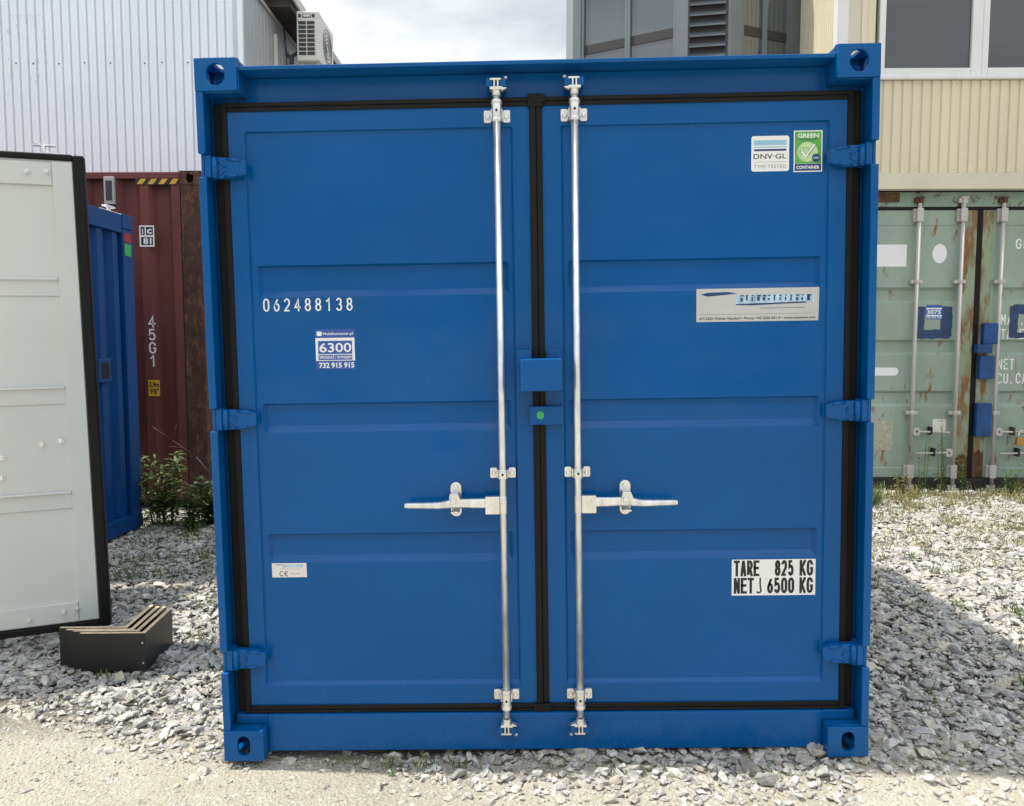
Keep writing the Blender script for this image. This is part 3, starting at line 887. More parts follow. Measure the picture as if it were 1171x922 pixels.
        xr = xb + s * 0.1615
        prism(bm, rrect(xr - 0.0185, xr + 0.0185, 0.831, 0.949, 0.0183, 8), 0.060, 0.0805)
        tube(bm, (xr, 0.0605, 0.934), (xr, 0.054, 0.934), 0.008, 0.006, n=14)
        tube(bm, (xr, 0.0605, 0.846), (xr, 0.054, 0.846), 0.008, 0.006, n=14)
        rp = link('handle_retainer', bm, M['zinc_bright'], bar, 0.002)
        bm = bmesh.new()
        prism(bm, [(xr - 0.02, 0.886), (xr + 0.016, 0.886), (xr + 0.02, 0.900), (xr + 0.012, 0.920), (xr - 0.016, 0.920)], -0.002, 0.062)
        tube(bm, (xr - 0.004, -0.0015, 0.896), (xr - 0.004, -0.010, 0.896), 0.012, 0.010, n=16)
        box(bm, xr - 0.014, xr + 0.014, 0.002, 0.062, 0.852, 0.8585)
        link('hasp', bm, M['zinc_bright'], bar, 0.002)
    # lock box over the seal, and the latch plate with the green dot
    B('lock_plate', b, root, (-0.073, -0.024, 0.012, 0.0695, 1.252, 1.396), bevel=0.003)
    B('lock_plate', b, root, (0.028, 0.078, 0.052, 0.0695, 1.255, 1.397), bevel=0.003)
    lb = B('lock_box', b, root, (-0.060, 0.073, -0.050, 0.048, 1.262, 1.3675), bevel=0.004)
    lp = B('latch_plate', b, root, (-0.033, 0.080, 0.045, 0.0585, 1.143, 1.206), bevel=0.002)
    flat('green_dot', M['dot_green'], lp, ellipse(0.003, 1.1755, 0.0125, 0.0135), 0.0447)
    # body behind the front frame
    def corr_side(s):
        bm = bmesh.new()
        prof, y = [], 0.13
        while y < D - 0.13:
            for dy, dx in ((0, 0), (0.05, 0), (0.07, -0.028), (0.12, -0.028), (0.14, 0)):
                if y + dy < D - 0.13: prof.append((y + dy, dx))
            y += 0.14
        a = [bm.verts.new((s * (1.07 + dx), yy, 0.14)) for yy, dx in prof]
        c = [bm.verts.new((s * (1.07 + dx), yy, 2.23)) for yy, dx in prof]
        for i in range(len(a) - 1): bm.faces.new((a[i], a[i + 1], c[i + 1], c[i]))
        link('side_panel', bm, b, root)
        B('side_rail', b, root, (*sorted((s * 1.04, s * 1.094)), 0.131, D - 0.131, 2.232, 2.335), bevel=0.003)
        B('side_rail', b, root, (*sorted((s * 1.04, s * 1.094)), 0.131, D - 0.131, 0.02, 0.139), bevel=0.003)
        B('corner_post', b, root, (*sorted((s * 1.02, s * 1.094)), D - 0.13, D, 0.106, 2.245), bevel=0.003)
    corr_side(-1); corr_side(1)
    B('roof', b, root, (-1.039, 1.039, 0.161, D - 0.02, 2.285, 2.31))
    B('rear_panel', b, root, (-1.019, 1.019, D - 0.06, D - 0.03, 0.02, 2.284))
    B('floor', M['wood_block'], root, (-1.039, 1.039, 0.165, D - 0.061, 0.06, 0.13))
    # ---- markings; panel face is at y = 0.081
    yp = 0.0809
    letters('serial_number', M['ink_white'], root, '062488138', -0.931, 1.5385, 0.044, 0.021, 0.0354, 0.0052, yp - 0.0002, slope=-0.004)
    # blue hire sticker
    st = flat('sticker', M['decal_blue'], root, rect(-0.757, -0.622, 1.340, 1.476), yp)
    y1 = yp - 0.0008
    flat('print', M['ink_white'], st, rrect(-0.752, -0.735, 1.4535, 1.4685, 0.003), y1, 0.0002)
    font('lettering', M['ink_white'], st, 'Mobilkontener.pl', -0.731, 1.4565, 0.0085, y1 - 0.0002, width=0.102, bold=0.012)
    bm = bmesh.new()
    for r in ((-0.757, -0.624, 1.4365, 1.4465), (-0.757, -0.7485, 1.369, 1.4365), (-0.6325, -0.624, 1.369, 1.4365), (-0.7485, -0.6325, 1.389, 1.3915), (-0.7485, -0.6325, 1.369, 1.3715)):
        prism(bm, rect(*r), y1 - 0.0002, y1)
    link('print', bm, M['ink_white'], st)
    font('lettering', M['ink_white'], st, '6300', -0.7445, 1.3985, 0.030, y1 - 0.0002, width=0.109, bold=0.014)
    font('lettering', M['ink_white'], st, 'SPRZEDAŻ / WYNAJEM', -0.745, 1.3765, 0.0085, y1 - 0.0002, width=0.109, bold=0.02)
    font('lettering', M['ink_white'], st, '732 915 915', -0.747, 1.3455, 0.0165, y1 - 0.0002, width=0.12, bold=0.03)
    # CE sticker
    st = flat('sticker', M['sticker_cream'], root, rect(-0.936, -0.815, 0.619, 0.669), yp)
    flat('print', M['ink_navy'], st, rect(-0.924, -0.898, 0.6625, 0.6642), y1, 0.0002)
    flat('print', M['blotch'], st, rect(-0.900, -0.828, 0.6545, 0.6635), y1, 0.0002)
    bm = bmesh.new()
    stroke(bm, arc(-0.9015, 0.632, 0.0075, 0.008, 60, 300, 12), 0.0026, y1 - 0.0001, 1)
    stroke(bm, arc(-0.8845, 0.632, 0.0075, 0.008, 60, 300, 12), 0.0026, y1 - 0.0001, 1)
    stroke(bm, [(-0.892, 0.632), (-0.884, 0.632)], 0.0024, y1 - 0.0002, 1)
    link('lettering', bm, M['ink_black'], st)
    font('lettering', M['ink_grey'], st, '30.06.2023', -0.872, 0.629, 0.006, y1 - 0.0001, width=0.034)
    font('lettering', M['ink_grey'], st, 'AT-2355 Wiener Neudorf', -0.909, 0.6475, 0.0035, y1 - 0.0001, width=0.07)
    # test badge
    st = flat('sticker', M['sticker_white'], root, rrect(0.7135, 0.838, 1.9735, 2.0885, 0.008), yp)
    flat('print', M['ink_sky'], st, rect(0.7225, 0.829, 2.0585, 2.0745), y1, 0.0002)
    flat('print', M['ink_sky'], st, rect(0.7225, 0.829, 2.0505, 2.054), y1, 0.0002)
    flat('print', M['ink_navy'], st, rect(0.7225, 0.829, 2.0395, 2.046), y1, 0.0002)
    font('lettering', M['ink_black'], st, 'DNV·GL', 0.7205, 2.0145, 0.0155, y1, width=0.1085, bold=0.012)
    flat('print', M['ink_grey'], st, rect(0.7225, 0.829, 2.0035, 2.0045), y1, 0.0002)
    font('lettering', M['ink_grey'], st, 'TYPE TESTED', 0.7215, 1.9835, 0.0115, y1, width=0.1075)
    # green badge
    st = flat('sticker', M['sticker_white'], root, rect(0.853, 0.947, 1.9695, 2.1035), yp)
    flat('print', M['decal_green'], st, rect(0.8565, 0.9435, 1.9965, 2.1), y1, 0.0002)
    flat('print', M['decal_pale'], st, ellipse(0.898, 2.034, 0.034, 0.032), y1 - 0.0003, 0.0002)
    flat('print', M['ink_navy'], st, rect(0.8565, 0.9435, 1.973, 1.9955), y1, 0.0002)
    font('lettering', M['ink_white'], st, 'GREEN', 0.8655, 2.0805, 0.0125, y1 - 0.0004, width=0.069, bold=0.03)
    font('lettering', M['ink_navy'], st, 'TECHNOLOGY', 0.868, 2.0715, 0.0055, y1 - 0.0004, width=0.063, bold=0.02)
    font('lettering', M['ink_white'], st, 'CONTAINER', 0.862, 1.9795, 0.0095, y1 - 0.0004, width=0.076, bold=0.03)
    bm = bmesh.new()
    for k, r in enumerate(((0.874, 0.8752, 2.026, 2.048), (0.874, 0.904, 2.0465, 2.048), (0.9028, 0.904, 2.03, 2.048), (0.874, 0.9, 2.026, 2.0272), (0.884, 0.8852, 2.028, 2.046))):
        prism(bm, rect(*r), y1 - 0.0007 - 0.00003 * k, y1 - 0.0005)
    link('print', bm, M['ink_grey'], st)
    bm = bmesh.new()
    stroke(bm, [(0.882, 2.032), (0.892, 2.018), (0.921, 2.056)], 0.0055, y1 - 0.0010, 1)
    link('print', bm, M['ink_white'], st)
    bm = bmesh.new()
    stroke(bm, [(0.8955, 2.0165), (0.924, 2.0545)], 0.0018, y1 - 0.0012, 1)
    link('print', bm, M['ink_black'], st)
    flat('print', M['lock_blue'], st, ellipse(0.9265, 2.0145, 0.0135, 0.0135), y1 - 0.0009, 0.0002)
    font('lettering', M['ink_white'], st, '100%', 0.9175, 2.0118, 0.005, y1 - 0.0013, width=0.018, bold=0.02)
    # maker's plate
    st = flat('maker_plate', M['plate_alu'], root, [(0.533, 1.4795), (0.941, 1.4795), (0.943, 1.590), (0.533, 1.590)], yp, 0.001)
    y2 = yp - 0.0014
    flat('print', M['ink_navy'], st, [(0.547, 1.571), (0.57, 1.564), (0.64, 1.570), (0.668, 1.573), (0.64, 1.5785), (0.57, 1.577)], y2, 0.0002)
    flat('print', M['blotch'], st, [(0.664, 1.5375), (0.925, 1.542), (0.928, 1.5655), (0.868, 1.568), (0.666, 1.5655)], y2, 0.0002)
    flat('print', M['ink_navy'], st, [(0.664, 1.5345), (0.72, 1.533), (0.80, 1.536), (0.90, 1.539), (0.90, 1.5435), (0.78, 1.5405), (0.666, 1.538)], y2 - 0.0003, 0.0002)
    bm = bmesh.new()
    for i in range(13):
        xx = 0.680 + i * 0.0185
        a_, b_ = random.uniform(0.004, 0.010), random.uniform(0.006, 0.014)
        prism(bm, rect(xx, xx + a_, 1.546 + random.uniform(0, .004), 1.546 + b_ + .004), y2 - 0.0006, y2 - 0.0004)
        prism(bm, rect(xx, xx + a_ * 1.4, 1.5625 + random.uniform(-.001, .001), 1.567), y2 - 0.0006, y2 - 0.0004)
    link('print', bm, M['ink_navy'], st)
    flat('print', M['ink_grey'], st, rect(0.745, 0.895, 1.522, 1.5245), y2, 0.0002)
    flat('print', M['ink_grey'], st, rect(0.545, 0.93, 1.5035, 1.5045), y2, 0.0002)
    font('lettering', M['ink_black'], st, 'AT-2355 Wiener Neudorf • Phone: +43 2236 601-0 • www.containex.com', 0.543, 1.4865, 0.0078, y2, width=0.388, bold=0.02)
    # load plate
    st = flat('sticker', M['sticker_white'], root, rect(0.656, 0.9425, 0.5375, 0.6635), yp)
    K = M['ink_black']
    for tx, x_, z_, wd in (('TARE', 0.663, 0.606, 0.088), ('825', 0.803, 0.606, 0.066), ('KG', 0.888, 0.606, 0.048), ('NET', 0.663, 0.545, 0.070), ('6500', 0.777, 0.545, 0.094), ('KG', 0.888, 0.545, 0.048)):
        n = len(tx)
        adv = wd / n
        letters('lettering', K, st, tx, x_, z_ - 0.001, 0.0555, adv * 0.92, adv * 1.02, 0.0088, y1)
    bm = bmesh.new()
    stroke(bm, [(0.7535, 0.597), (0.7535, 0.572)], 0.0055, y1, 1)
    stroke(bm, [(0.7535, 0.574), (0.7555, 0.560)] + arc(0.7485, 0.556, 0.008, 0.009, 20, -150, 10), 0.0055, y1 - 0.0002, 1)
    link('print', bm, K, st)
    # casting interior glint block on the left foot
    return root
blue_container()

# ------------------------------------------------------------------ white container with open door (left)
def white_container():
    root = empty('storage_container', (-3.165, 0.52, 0.0), (0, 0, 0),
                 'white storage container at the left edge with its insulated white door swung open', 'container')
    w = M['white_steel']
    X0, X1, D, H = -2.1, 0.0, 1.45, 2.35
    B('side_panel', w, root, (X1 - 0.05, X1, 0.1, D - 0.06, 0.1, H - 0.1))
    B('side_panel', w, root, (X0, X0 + 0.05, 0.1, D - 0.06, 0.1, H - 0.1))
    B('rear_panel', w, root, (X0 + 0.05, X1 - 0.05, D - 0.05, D - 0.01, 0.1, H - 0.1))
    B('roof', w, root, (X0 + 0.002, X1 - 0.002, 0.1, D - 0.002, H - 0.099, H - 0.02))
    B('floor', M['wood_block'], root, (X0 + 0.05, X1 - 0.05, 0.1, D - 0.05, 0.1, 0.16))
    B('header', w, root, (X0 + 0.1, X1 - 0.1, 0, 0.099, H - 0.12, H), bevel=0.004)
    B('sill', w, root, (X0 + 0.1, X1 - 0.1, 0, 0.099, 0.01, 0.12), bevel=0.004)
    for x0, x1 in ((X0, X0 + 0.099), (X1 - 0.099, X1)):
        B('corner_post', w, root, (x0, x1, 0, 0.099, 0.10, H - 0.10), bevel=0.004)
        for z0, z1 in ((0, 0.099), (H - 0.099, H)):
            B('corner_casting', w, root, (x0 - 0.002, x1 + 0.002, -0.004, 0.12, z0, z1), bevel=0.006)
            B('corner_casting', w, root, (x0 - 0.002, x1 + 0.002, D - 0.12, D + 0.002, z0, z1), bevel=0.006)
    # closed left leaf
    B('door', w, root, (X0 + 0.1, -1.06, 0.05, 0.098, 0.125, H - 0.125), bevel=0.003)
    return root
white_container()

def open_door():
    # leaf swung right round on its hinge: local x along the leaf from the hinge, local -y is the inside face
    root = [o for o in bpy.data.objects if o.name.startswith('storage_container') and 'left edge' in o.get('label', '')][0]
    wd = M['white_door']
    L = 1.205
    ang = R(21.5)
    bm = bmesh.new()
    box(bm, 0.0, L - 0.035, 0.0, 0.045, 0.135, 2.30)
    leaf = link('door', bm, wd, root, 0.003)
    leaf.location = (0.006, 0.06, -0.016)
    leaf.scale = (1, 1, 0.978)
    leaf.rotation_euler = (0, R(-1.0), ang)
    leaf['label'] = 'open door leaf showing its off-white inner side and black rim'
    def sub(name, mat, *boxes, bevel=0.003):
        o = B(name, mat, leaf, *boxes, bevel=bevel); return o
    # inner lining panels between ribs
    z0, z1 = 0.20, 2.232
    sub('door_stile', wd, (L - 0.118, L - 0.037, -0.012, -0.0005, 0.142, 2.292))
    sub('door_rail', wd, (0.0, L - 0.119, -0.010, -0.0005, 2.185, 2.288))
    sub('door_rail', wd, (0.0, L - 0.119, -0.012, -0.0005, 0.142, 0.235))
    for zt in (1.765, 1.265, 0.770):
        bm = bmesh.new()
        x0, x1 = 0.0, L - 0.1185
        # hat profile rib with a bright rounded top edge
        pr = [(0.0, -0.0005), (-0.001, -0.017), (-0.009, -0.018), (-0.013, -0.007), (-0.082, -0.006), (-0.0835, -0.0005)]
        a = [bm.verts.new((x0, y, zt + z)) for z, y in pr]; c = [bm.verts.new((x1, y, zt + z)) for z, y in pr]
        fs = [bm.faces.new((a[i], a[i + 1], c[i + 1], c[i])) for i in range(len(pr) - 1)] + [bm.faces.new(a), bm.faces.new(c[::-1])]
        bmesh.ops.recalc_face_normals(bm, faces=fs)
        link('door_rib', bm, wd, leaf, 0.002)
    for x, z in ((L - 0.135, 2.245), (L - 0.215, 2.242), (L - 0.150, 1.01), (L - 0.225, 0.997), (L - 0.385, 0.945), (L - 0.39, 0.852), (L - 0.125, 0.202), (L - 0.18, 0.195), (L - 0.32, 0.175)):
        y = -0.011 if (z > 2.0 or z < 0.3) else -0.0005
        bm = bmesh.new()
        tube(bm, (x, y, z), (x, y - 0.004, z), 0.012, n=14)
        tube(bm, (x, y - 0.0038, z), (x, y - 0.014, z), 0.008, 0.006, n=12)
        link('bolt', bm, M['zinc'], leaf)
    # black rim seal round the free edge and the top and bottom
    sub('door_seal', M['rubber'], (L - 0.034, L + 0.012, -0.016, 0.044, 0.10, 2.325), bevel=0.008)
    sub('door_seal', M['rubber'], (0.0, L - 0.0345, -0.014, 0.043, 2.3005, 2.327), bevel=0.006)
    sub('door_seal', M['rubber'], (0.0, L - 0.0345, -0.014, 0.043, 0.10, 0.1345), bevel=0.006)
    # locking bar on the far (outer) face, its cam stands above the top edge
    bm = bmesh.new()
    tube(bm, (L - 0.145, 0.075, 0.08), (L - 0.145, 0.075, 2.36), 0.012, n=14)
    box(bm, L - 0.185, L - 0.095, 0.06, 0.085, 2.335, 2.345); box(bm, L - 0.165, L - 0.150, 0.06, 0.085, 2.345, 2.375); box(bm, L - 0.200, L - 0.110, 0.062, 0.082, 2.375, 2.382)
    prism(bm, [(L - 0.205, 2.392), (L - 0.175, 2.380), (L - 0.160, 2.384)], 0.062, 0.08)
    link('locking_bar', bm, M['zinc'], leaf, 0.001)
open_door()

# ------------------------------------------------------------------ smaller dark blue container behind the open door
def small_blue():
    root = empty('storage_container', (-3.03, 3.38, 0.03), (0, 0, 0),
                 'dark blue storage container seen edge-on between the white door and the maroon container', 'container')
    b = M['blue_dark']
    Y0, H, W = -1.34, 2.36, 1.95
    # visible side faces +x (local x=0), runs along y
    bm = bmesh.new()
    prof, y = [], Y0 + 0.16
    while y < -0.16:
        for dy, dx in ((0, -0.055), (0.055, -0.055), (0.085, -0.02), (0.155, -0.02), (0.185, -0.055)):
            if y + dy < -0.15: prof.append((y + dy, dx))
        y += 0.21
    prof.append((-0.15, -0.055))
    a = [bm.verts.new((dx, yy, 0.115)) for yy, dx in prof]; c = [bm.verts.new((dx, yy, 2.215)) for yy, dx in prof]
    for i in range(len(a) - 1): bm.faces.new((a[i], a[i + 1], c[i + 1], c[i]))
    link('side_panel', bm, b, root)
    B('top_rail', b, root, (-0.06, 0.0, Y0 + 0.15, -0.151, 2.216, H - 0.012), bevel=0.004)
    B('bottom_rail', b, root, (-0.06, 0.0, Y0 + 0.15, -0.151, 0.005, 0.114), bevel=0.004)
    for y0, y1 in ((Y0, Y0 + 0.15), (-0.15, 0.0)):
        for x0, x1 in ((-0.16, 0.003), (-W, -W + 0.16)):
            B('corner_post', b, root, (x0, x1, y0, y1, 0.1, H - 0.11), bevel=0.006)
            B('corner_casting', b, root, (x0 - 0.002, x1 + 0.004, y0 - 0.003, y1 + 0.003, H - 0.109, H), bevel=0.006)
            B('corner_casting', b, root, (x0 - 0.002, x1 + 0.004, y0 - 0.003, y1 + 0.003, 0.0, 0.099), bevel=0.006)
    B('rear_panel', b, root, (-W + 0.16, -0.161, Y0 + 0.04, Y0 + 0.08, 0.05, H - 0.05))
    B('rear_panel', b, root, (-W + 0.16, -0.161, -0.08, -0.04, 0.05, H - 0.05))
    B('side_panel', b, root, (-W + 0.02, -W + 0.06, Y0 + 0.151, -0.151, 0.05, H - 0.05))
    B('roof', b, root, (-W + 0.161, -0.061, Y0 + 0.081, -0.081, H - 0.06, H - 0.025))
    rc = B('recessed_catch', b, root, (-0.02, 0.0, -0.54, -0.37, 1.13, 1.30), bevel=0.006)
    B('catch_hollow', M['void'], rc, (0.0005, 0.002, -0.50, -0.41, 1.16, 1.27))
    # stickers on the corner post face (+x)
    def side_flat(name, mat, y0, y1, z0, z1, p):
        return B(name, mat, p, (0.0035, 0.0055, y0, y1, z0, z1))
    side_flat('sticker', M['decal_red'], -0.13, -0.035, 2.155, 2.222, root)
    side_flat('sticker', M['dot_green'], -0.13, -0.035, 2.055, 2.145, root)
    # little white bracket standing on the top
    B('top_bracket', M['sticker_white'], root, (-0.05, -0.012, -0.33, -0.21, H + 0.022, H + 0.034), (-0.04, -0.022, -0.285, -0.255, H - 0.0115, H + 0.0215), (-0.06, 0.0, -0.42, -0.13, H - 0.0115, H - 0.006), bevel=0.002)
small_blue()

# ------------------------------------------------------------------ maroon high container
def maroon_container():
    root = empty('shipping_container', (-2.795, 4.1, 0.0), (0, 0, 0),
                 'tall maroon shipping container with a heavily rusted corner post and 45G1 lettering', 'container')
    m = M['maroon']; L, D, H = 6.06, 2.44, 2.885
    bm = bmesh.new()
    prof, x = [], -0.18
    while x > -L + 0.3:
        for dx, y in ((0, 0.01), (-0.07, 0.01), (-0.118, 0.072), (-0.222, 0.072), (-0.27, 0.01)):
            prof.append((x + dx, y))
        x -= 0.27
    a = [bm.verts.new((xx, y, 0.165)) for xx, y in prof]; c = [bm.verts.new((xx, y, H - 0.065)) for xx, y in prof]
    for i in range(len(a) - 1): bm.faces.new((a[i + 1], a[i], c[i], c[i + 1]))
    link('side_panel', bm, m, root)
    B('top_rail', m, root, (-L + 0.18, -0.181, 0.0, 0.06, H - 0.0645, H - 0.01), bevel=0.004)
    B('bottom_rail', m, root, (-L + 0.18, -0.181, -0.004, 0.055, 0.085, 0.1645), bevel=0.004)
    B('floor_frame', M['grime'], root, (-L + 0.18, -0.2, 0.06, D - 0.06, 0.06, 0.16))
    for x0, x1, s in ((-0.178, 0.0, 1), (-L, -L + 0.178, -1)):
        pm = M['maroon_rust'] if s > 0 else m
        B('corner_post', pm, root, (x0 + 0.004, x1 - 0.004, 0.004, 0.16, 0.119, H - 0.119), bevel=0.006)
        B('corner_post', m, root, (x0 + 0.004, x1 - 0.004, D - 0.16, D - 0.004, 0.119, H - 0.119), bevel=0.006)
        casting(root, pm, (x0 + x1) / 2, H - 0.059, 0.0, 0.178, 0.118, 0.162, s, True, (0.031, 0.04))
        casting(root, pm, (x0 + x1) / 2, 0.059, 0.0, 0.178, 0.118, 0.162, s, False, (0.031, 0.04))
        B('corner_casting', m, root, (x0, x1, D - 0.162, D, H - 0.118, H), (x0, x1, D - 0.162, D, 0.0, 0.118), bevel=0.005)
    B('end_panel', m, root, (-0.06, -0.03, 0.161, D - 0.161, 0.1, H - 0.06))
    B('end_panel', m, root, (-L + 0.03, -L + 0.06, 0.161, D - 0.161, 0.1, H - 0.06))
    B('side_panel', m, root, (-L + 0.18, -0.18, D - 0.05, D - 0.02, 0.1, H - 0.06))
    B('roof', m, root, (-L + 0.18, -0.1805, 0.061, D - 0.051, H - 0.06, H - 0.03))
    X = lambda x: x + 2.795
    yl = -0.0005
    # vent / document box
    v = B('vent_box', M['conduit'], root, (X(-3.604), X(-3.517), -0.022, 0.009, 2.606, 2.834), bevel=0.004)
    B('vent_mesh', M['ac_dark'], v, (X(-3.588), X(-3.533), -0.0235, -0.0222, 2.635, 2.80))
    # hazard stripes under the top rail
    hz = flat('hazard_strip', M['ink_black'], root, rect(X(-3.345), X(-2.985), 2.772, 2.8195), 0.003, 0.002)
    bm = bmesh.new()
    for i in range(4):
        x = X(-3.335) + i * 0.092
        prism(bm, [(x, 2.774), (x + 0.048, 2.774), (x + 0.083, 2.818), (x + 0.035, 2.818)], -0.0005, 0.0009)
    link('hazard_stripe', bm, M['hazard_yellow'], hz)
    # ic 81 plate
    st = flat('sticker', M['sticker_white'], root, rect(X(-3.329), X(-3.203), 2.254, 2.432), 0.0085, 0.002)
    y = 0.0062
    for r in ((-3.318, -3.283, 2.352, 2.420), (-3.272, -3.213, 2.352, 2.420), (-3.316, -3.215, 2.268, 2.335)):
        flat('print', M['ink_black'], st, rect(X(r[0]), X(r[1]), r[2], r[3]), y, 0.0004)
    font('lettering', M['ink_white'], st, 'i', X(-3.306), 2.362, 0.044, y - 0.0006, bold=0.03)
    font('lettering', M['ink_white'], st, 'c', X(-3.264), 2.364, 0.056, y - 0.0006, bold=0.03, width=0.043)
    font('lettering', M['ink_white'], st, '81', X(-3.297), 2.278, 0.048, y - 0.0006, bold=0.03, width=0.07)
    letters('lettering', M['ink_white'], root, '45G1', X(-3.280), 1.573, 0.100, 0.060, 0.1115, 0.0145, 0.0085, vertical=True)
    st = flat('sticker', M['hazard_yellow'], root, rect(X(-3.297), X(-3.197), 0.985, 1.125), 0.0085, 0.002)
    font('lettering', M['ink_black'], st, '2,9m', X(-3.29), 1.068, 0.038, 0.006, width=0.085, bold=0.03)
    font('lettering', M['ink_black'], st, "9'6\"", X(-3.282), 1.005, 0.042, 0.006, width=0.07, bold=0.03)
maroon_container()

# ------------------------------------------------------------------ green container on the right
def green_container():
    root = empty('shipping_container', (4.30, 5.1, 0.0), (0, 0, 0),
                 'faded green shipping container on the right with rust streaks and four pale locking bars', 'container')
    g = M['green']; H, D, HW = 2.885, 6.06, 1.219
    X = lambda x: x - 4.30
    for s in (-1, 1):
        B('corner_post', M['green_rust'], root, (*sorted((s * HW, s * (HW - 0.075))), 0.0, 0.15, 0.119, H - 0.119), bevel=0.006)
        casting(root, M['rust'] if s < 0 else g, s * (HW - 0.089), H - 0.059, -0.004, 0.178, 0.118, 0.162, s, True, (0.031, 0.04))
        casting(root, M['grime'], s * (HW - 0.089), 0.059, -0.004, 0.178, 0.118, 0.162, s, False, (0.031, 0.04))
        # corrugated side
        bm = bmesh.new()
        prof, y = [], 0.15
        while y < D - 0.4:
            for dy, dx in ((0, 0), (0.07, 0), (0.135, 0.036), (0.205, 0.036), (0.27, 0)): prof.append((y + dy, dx))
            y += 0.27
        a = [bm.verts.new((s * (HW - 0.012 - dx), yy, 0.12)) for yy, dx in prof]; c = [bm.verts.new((s * (HW - 0.012 - dx), yy, H - 0.06)) for yy, dx in prof]
        for i in range(len(a) - 1): bm.faces.new((a[i], a[i + 1], c[i + 1], c[i]))
        link('side_panel', bm, g, root)
        B('side_rail', g, root, (*sorted((s * HW, s * (HW - 0.06))), 0.17, D, H - 0.06, H - 0.005))
        B('side_rail', g, root, (*sorted((s * HW, s * (HW - 0.06))), 0.17, D, 0.03, 0.119))
    B('roof', g, root, (-HW + 0.06, HW - 0.06, 0.12, D, H - 0.05, H - 0.02))
    B('rear_panel', g, root, (-HW + 0.02, HW - 0.02, D + 0.001, D + 0.04, 0.05, H - 0.02))
    B('header', M['green_header'], root, (-HW + 0.179, HW - 0.179, 0.02, 0.119, 2.742, H - 0.004), bevel=0.004)
    B('header_patch', M['rust'], root, (X(3.30), X(3.515), 0.012, 0.0195, 2.786, 2.872))
    B('sill', M['grime'], root, (-HW + 0.179, HW - 0.179, 0.0, 0.119, 0.0, 0.118), bevel=0.006)
    B('gasket', M['rubber'], root, (-HW + 0.076, HW - 0.076, 0.03, 0.1, 2.715, 2.7415), bevel=0.004)
    grooves = ((1.978, 1.842), (1.474, 1.338), (0.978, 0.832))
    for (x0, xi0, xi1, x1) in ((-HW + 0.077, -HW + 0.16, -0.152, -0.028), (0.028, 0.160, HW - 0.16, HW - 0.077)):
        xs = [x0, xi0, xi0 + 0.008, xi0 + 0.03, xi0 + 0.05, xi1 - 0.05, xi1 - 0.03, xi1 - 0.008, xi1, x1]
        zs = [0.125, 0.215, 0.225]
        for t, q in grooves[::-1]: zs += [q - 0.008, q + 0.018, t - 0.024, t]
        zs += [2.565, 2.575, 2.713]
        bm = bmesh.new()
        def dep(i, j):
            if i in (0, 1, 8, 9) or j in (0, 1, len(zs) - 1, len(zs) - 2): return 0.04
            d = 0.048
            for t, q in grooves:
                if q + 0.005 < zs[j] < t - 0.005 and 4 <= i <= 5: d = 0.08
            return d
        G = [[bm.verts.new((xs[i], dep(i, j), zs[j])) for i in range(len(xs))] for j in range(len(zs))]
        for j in range(len(zs) - 1):
            for i in range(len(xs) - 1): bm.faces.new((G[j][i], G[j][i + 1], G[j + 1][i + 1], G[j + 1][i]))
        link('door', bm, g, root, 0.002)
    B('door_seal', M['rubber'], root, (-0.0275, 0.0275, 0.036, 0.1, 0.115, 2.7145), bevel=0.006)
    B('door_frame_strip', M['green_rust'], root, (-0.148, -0.029, 0.030, 0.0395, 0.13, 2.708), bevel=0.002)
    B('door_frame_strip', M['green_rust'], root, (0.029, 0.125, 0.030, 0.0395, 0.13, 2.708), bevel=0.002)
    for x0, x1, zt in ((-0.146, -0.03, 0.36), (0.03, 0.123, 0.40)):      # scabby lower ends with a ragged upper edge
        pts = [(x0, 0.13), (x1, 0.13)] + [(x1 - (x1 - x0) * i / 9, zt + random.uniform(-.018, .018) - 0.03 * abs(i - 4.5) / 4.5) for i in range(10)]
        bm = bmesh.new(); prism(bm, pts, 0.0275, 0.0297)
        link('rust_patch', bm, M['rust'], root)
    # locking bars
    bars = (-0.600, -0.185, 0.195, 0.63)
    for k, xb in enumerate(bars):
        bm = bmesh.new()
        tube(bm, (xb, -0.008, 0.06), (xb, -0.008, 2.77), 0.018, n=14)
        bar = link('locking_bar', bm, M['pale_bar'], root)
        for zc in (2.66, 0.19):
            bm = bmesh.new()
            for q in (-1, 1):
                box(bm, *sorted((xb + q * 0.018, xb + q * 0.048)), 0.006, 0.0385, zc - 0.062, zc + 0.062)
                for zz in (-0.042, 0.042):
                    tube(bm, (xb + q * 0.036, 0.006, zc + zz), (xb + q * 0.036, -0.002, zc + zz), 0.009, n=8)
            prism(bm, rrect(xb - 0.03, xb + 0.03, zc - 0.064, zc + 0.064, 0.012), -0.032, 0.004)
            link('bearing_bracket', bm, M['pale_bar'], bar, 0.002)
        for zc in (2.03, 0.765):
            bm = bmesh.new()
            box(bm, xb - 0.055, xb + 0.055, -0.006, 0.0385, zc - 0.017, zc + 0.017)
            tube(bm, (xb, -0.008, zc - 0.018), (xb, -0.008, zc + 0.018), 0.026, n=14)
            link('bearing_bracket', bm, M['pale_bar'], bar, 0.002)
        for zc, u in ((2.77, 1), (0.06, -1)):
            bm = bmesh.new()
            box(bm, xb - 0.01, xb + 0.03, -0.022, 0.012, *sorted((zc, zc + u * 0.055)))
            box(bm, xb - 0.045, xb - 0.012, -0.012, 0.0185, *sorted((zc + u * 0.005, zc + u * 0.05)))
            box(bm, xb - 0.03, xb + 0.04, -0.026, 0.008, *sorted((zc + u * 0.045, zc + u * 0.062)))
            link('cam', bm, M['rust'] if (k != 1 and u > 0) else M['pale_bar'], bar, 0.003)
        # handles: upper pair point right, lower left
        d = 1 if k in (0, 2) else -1
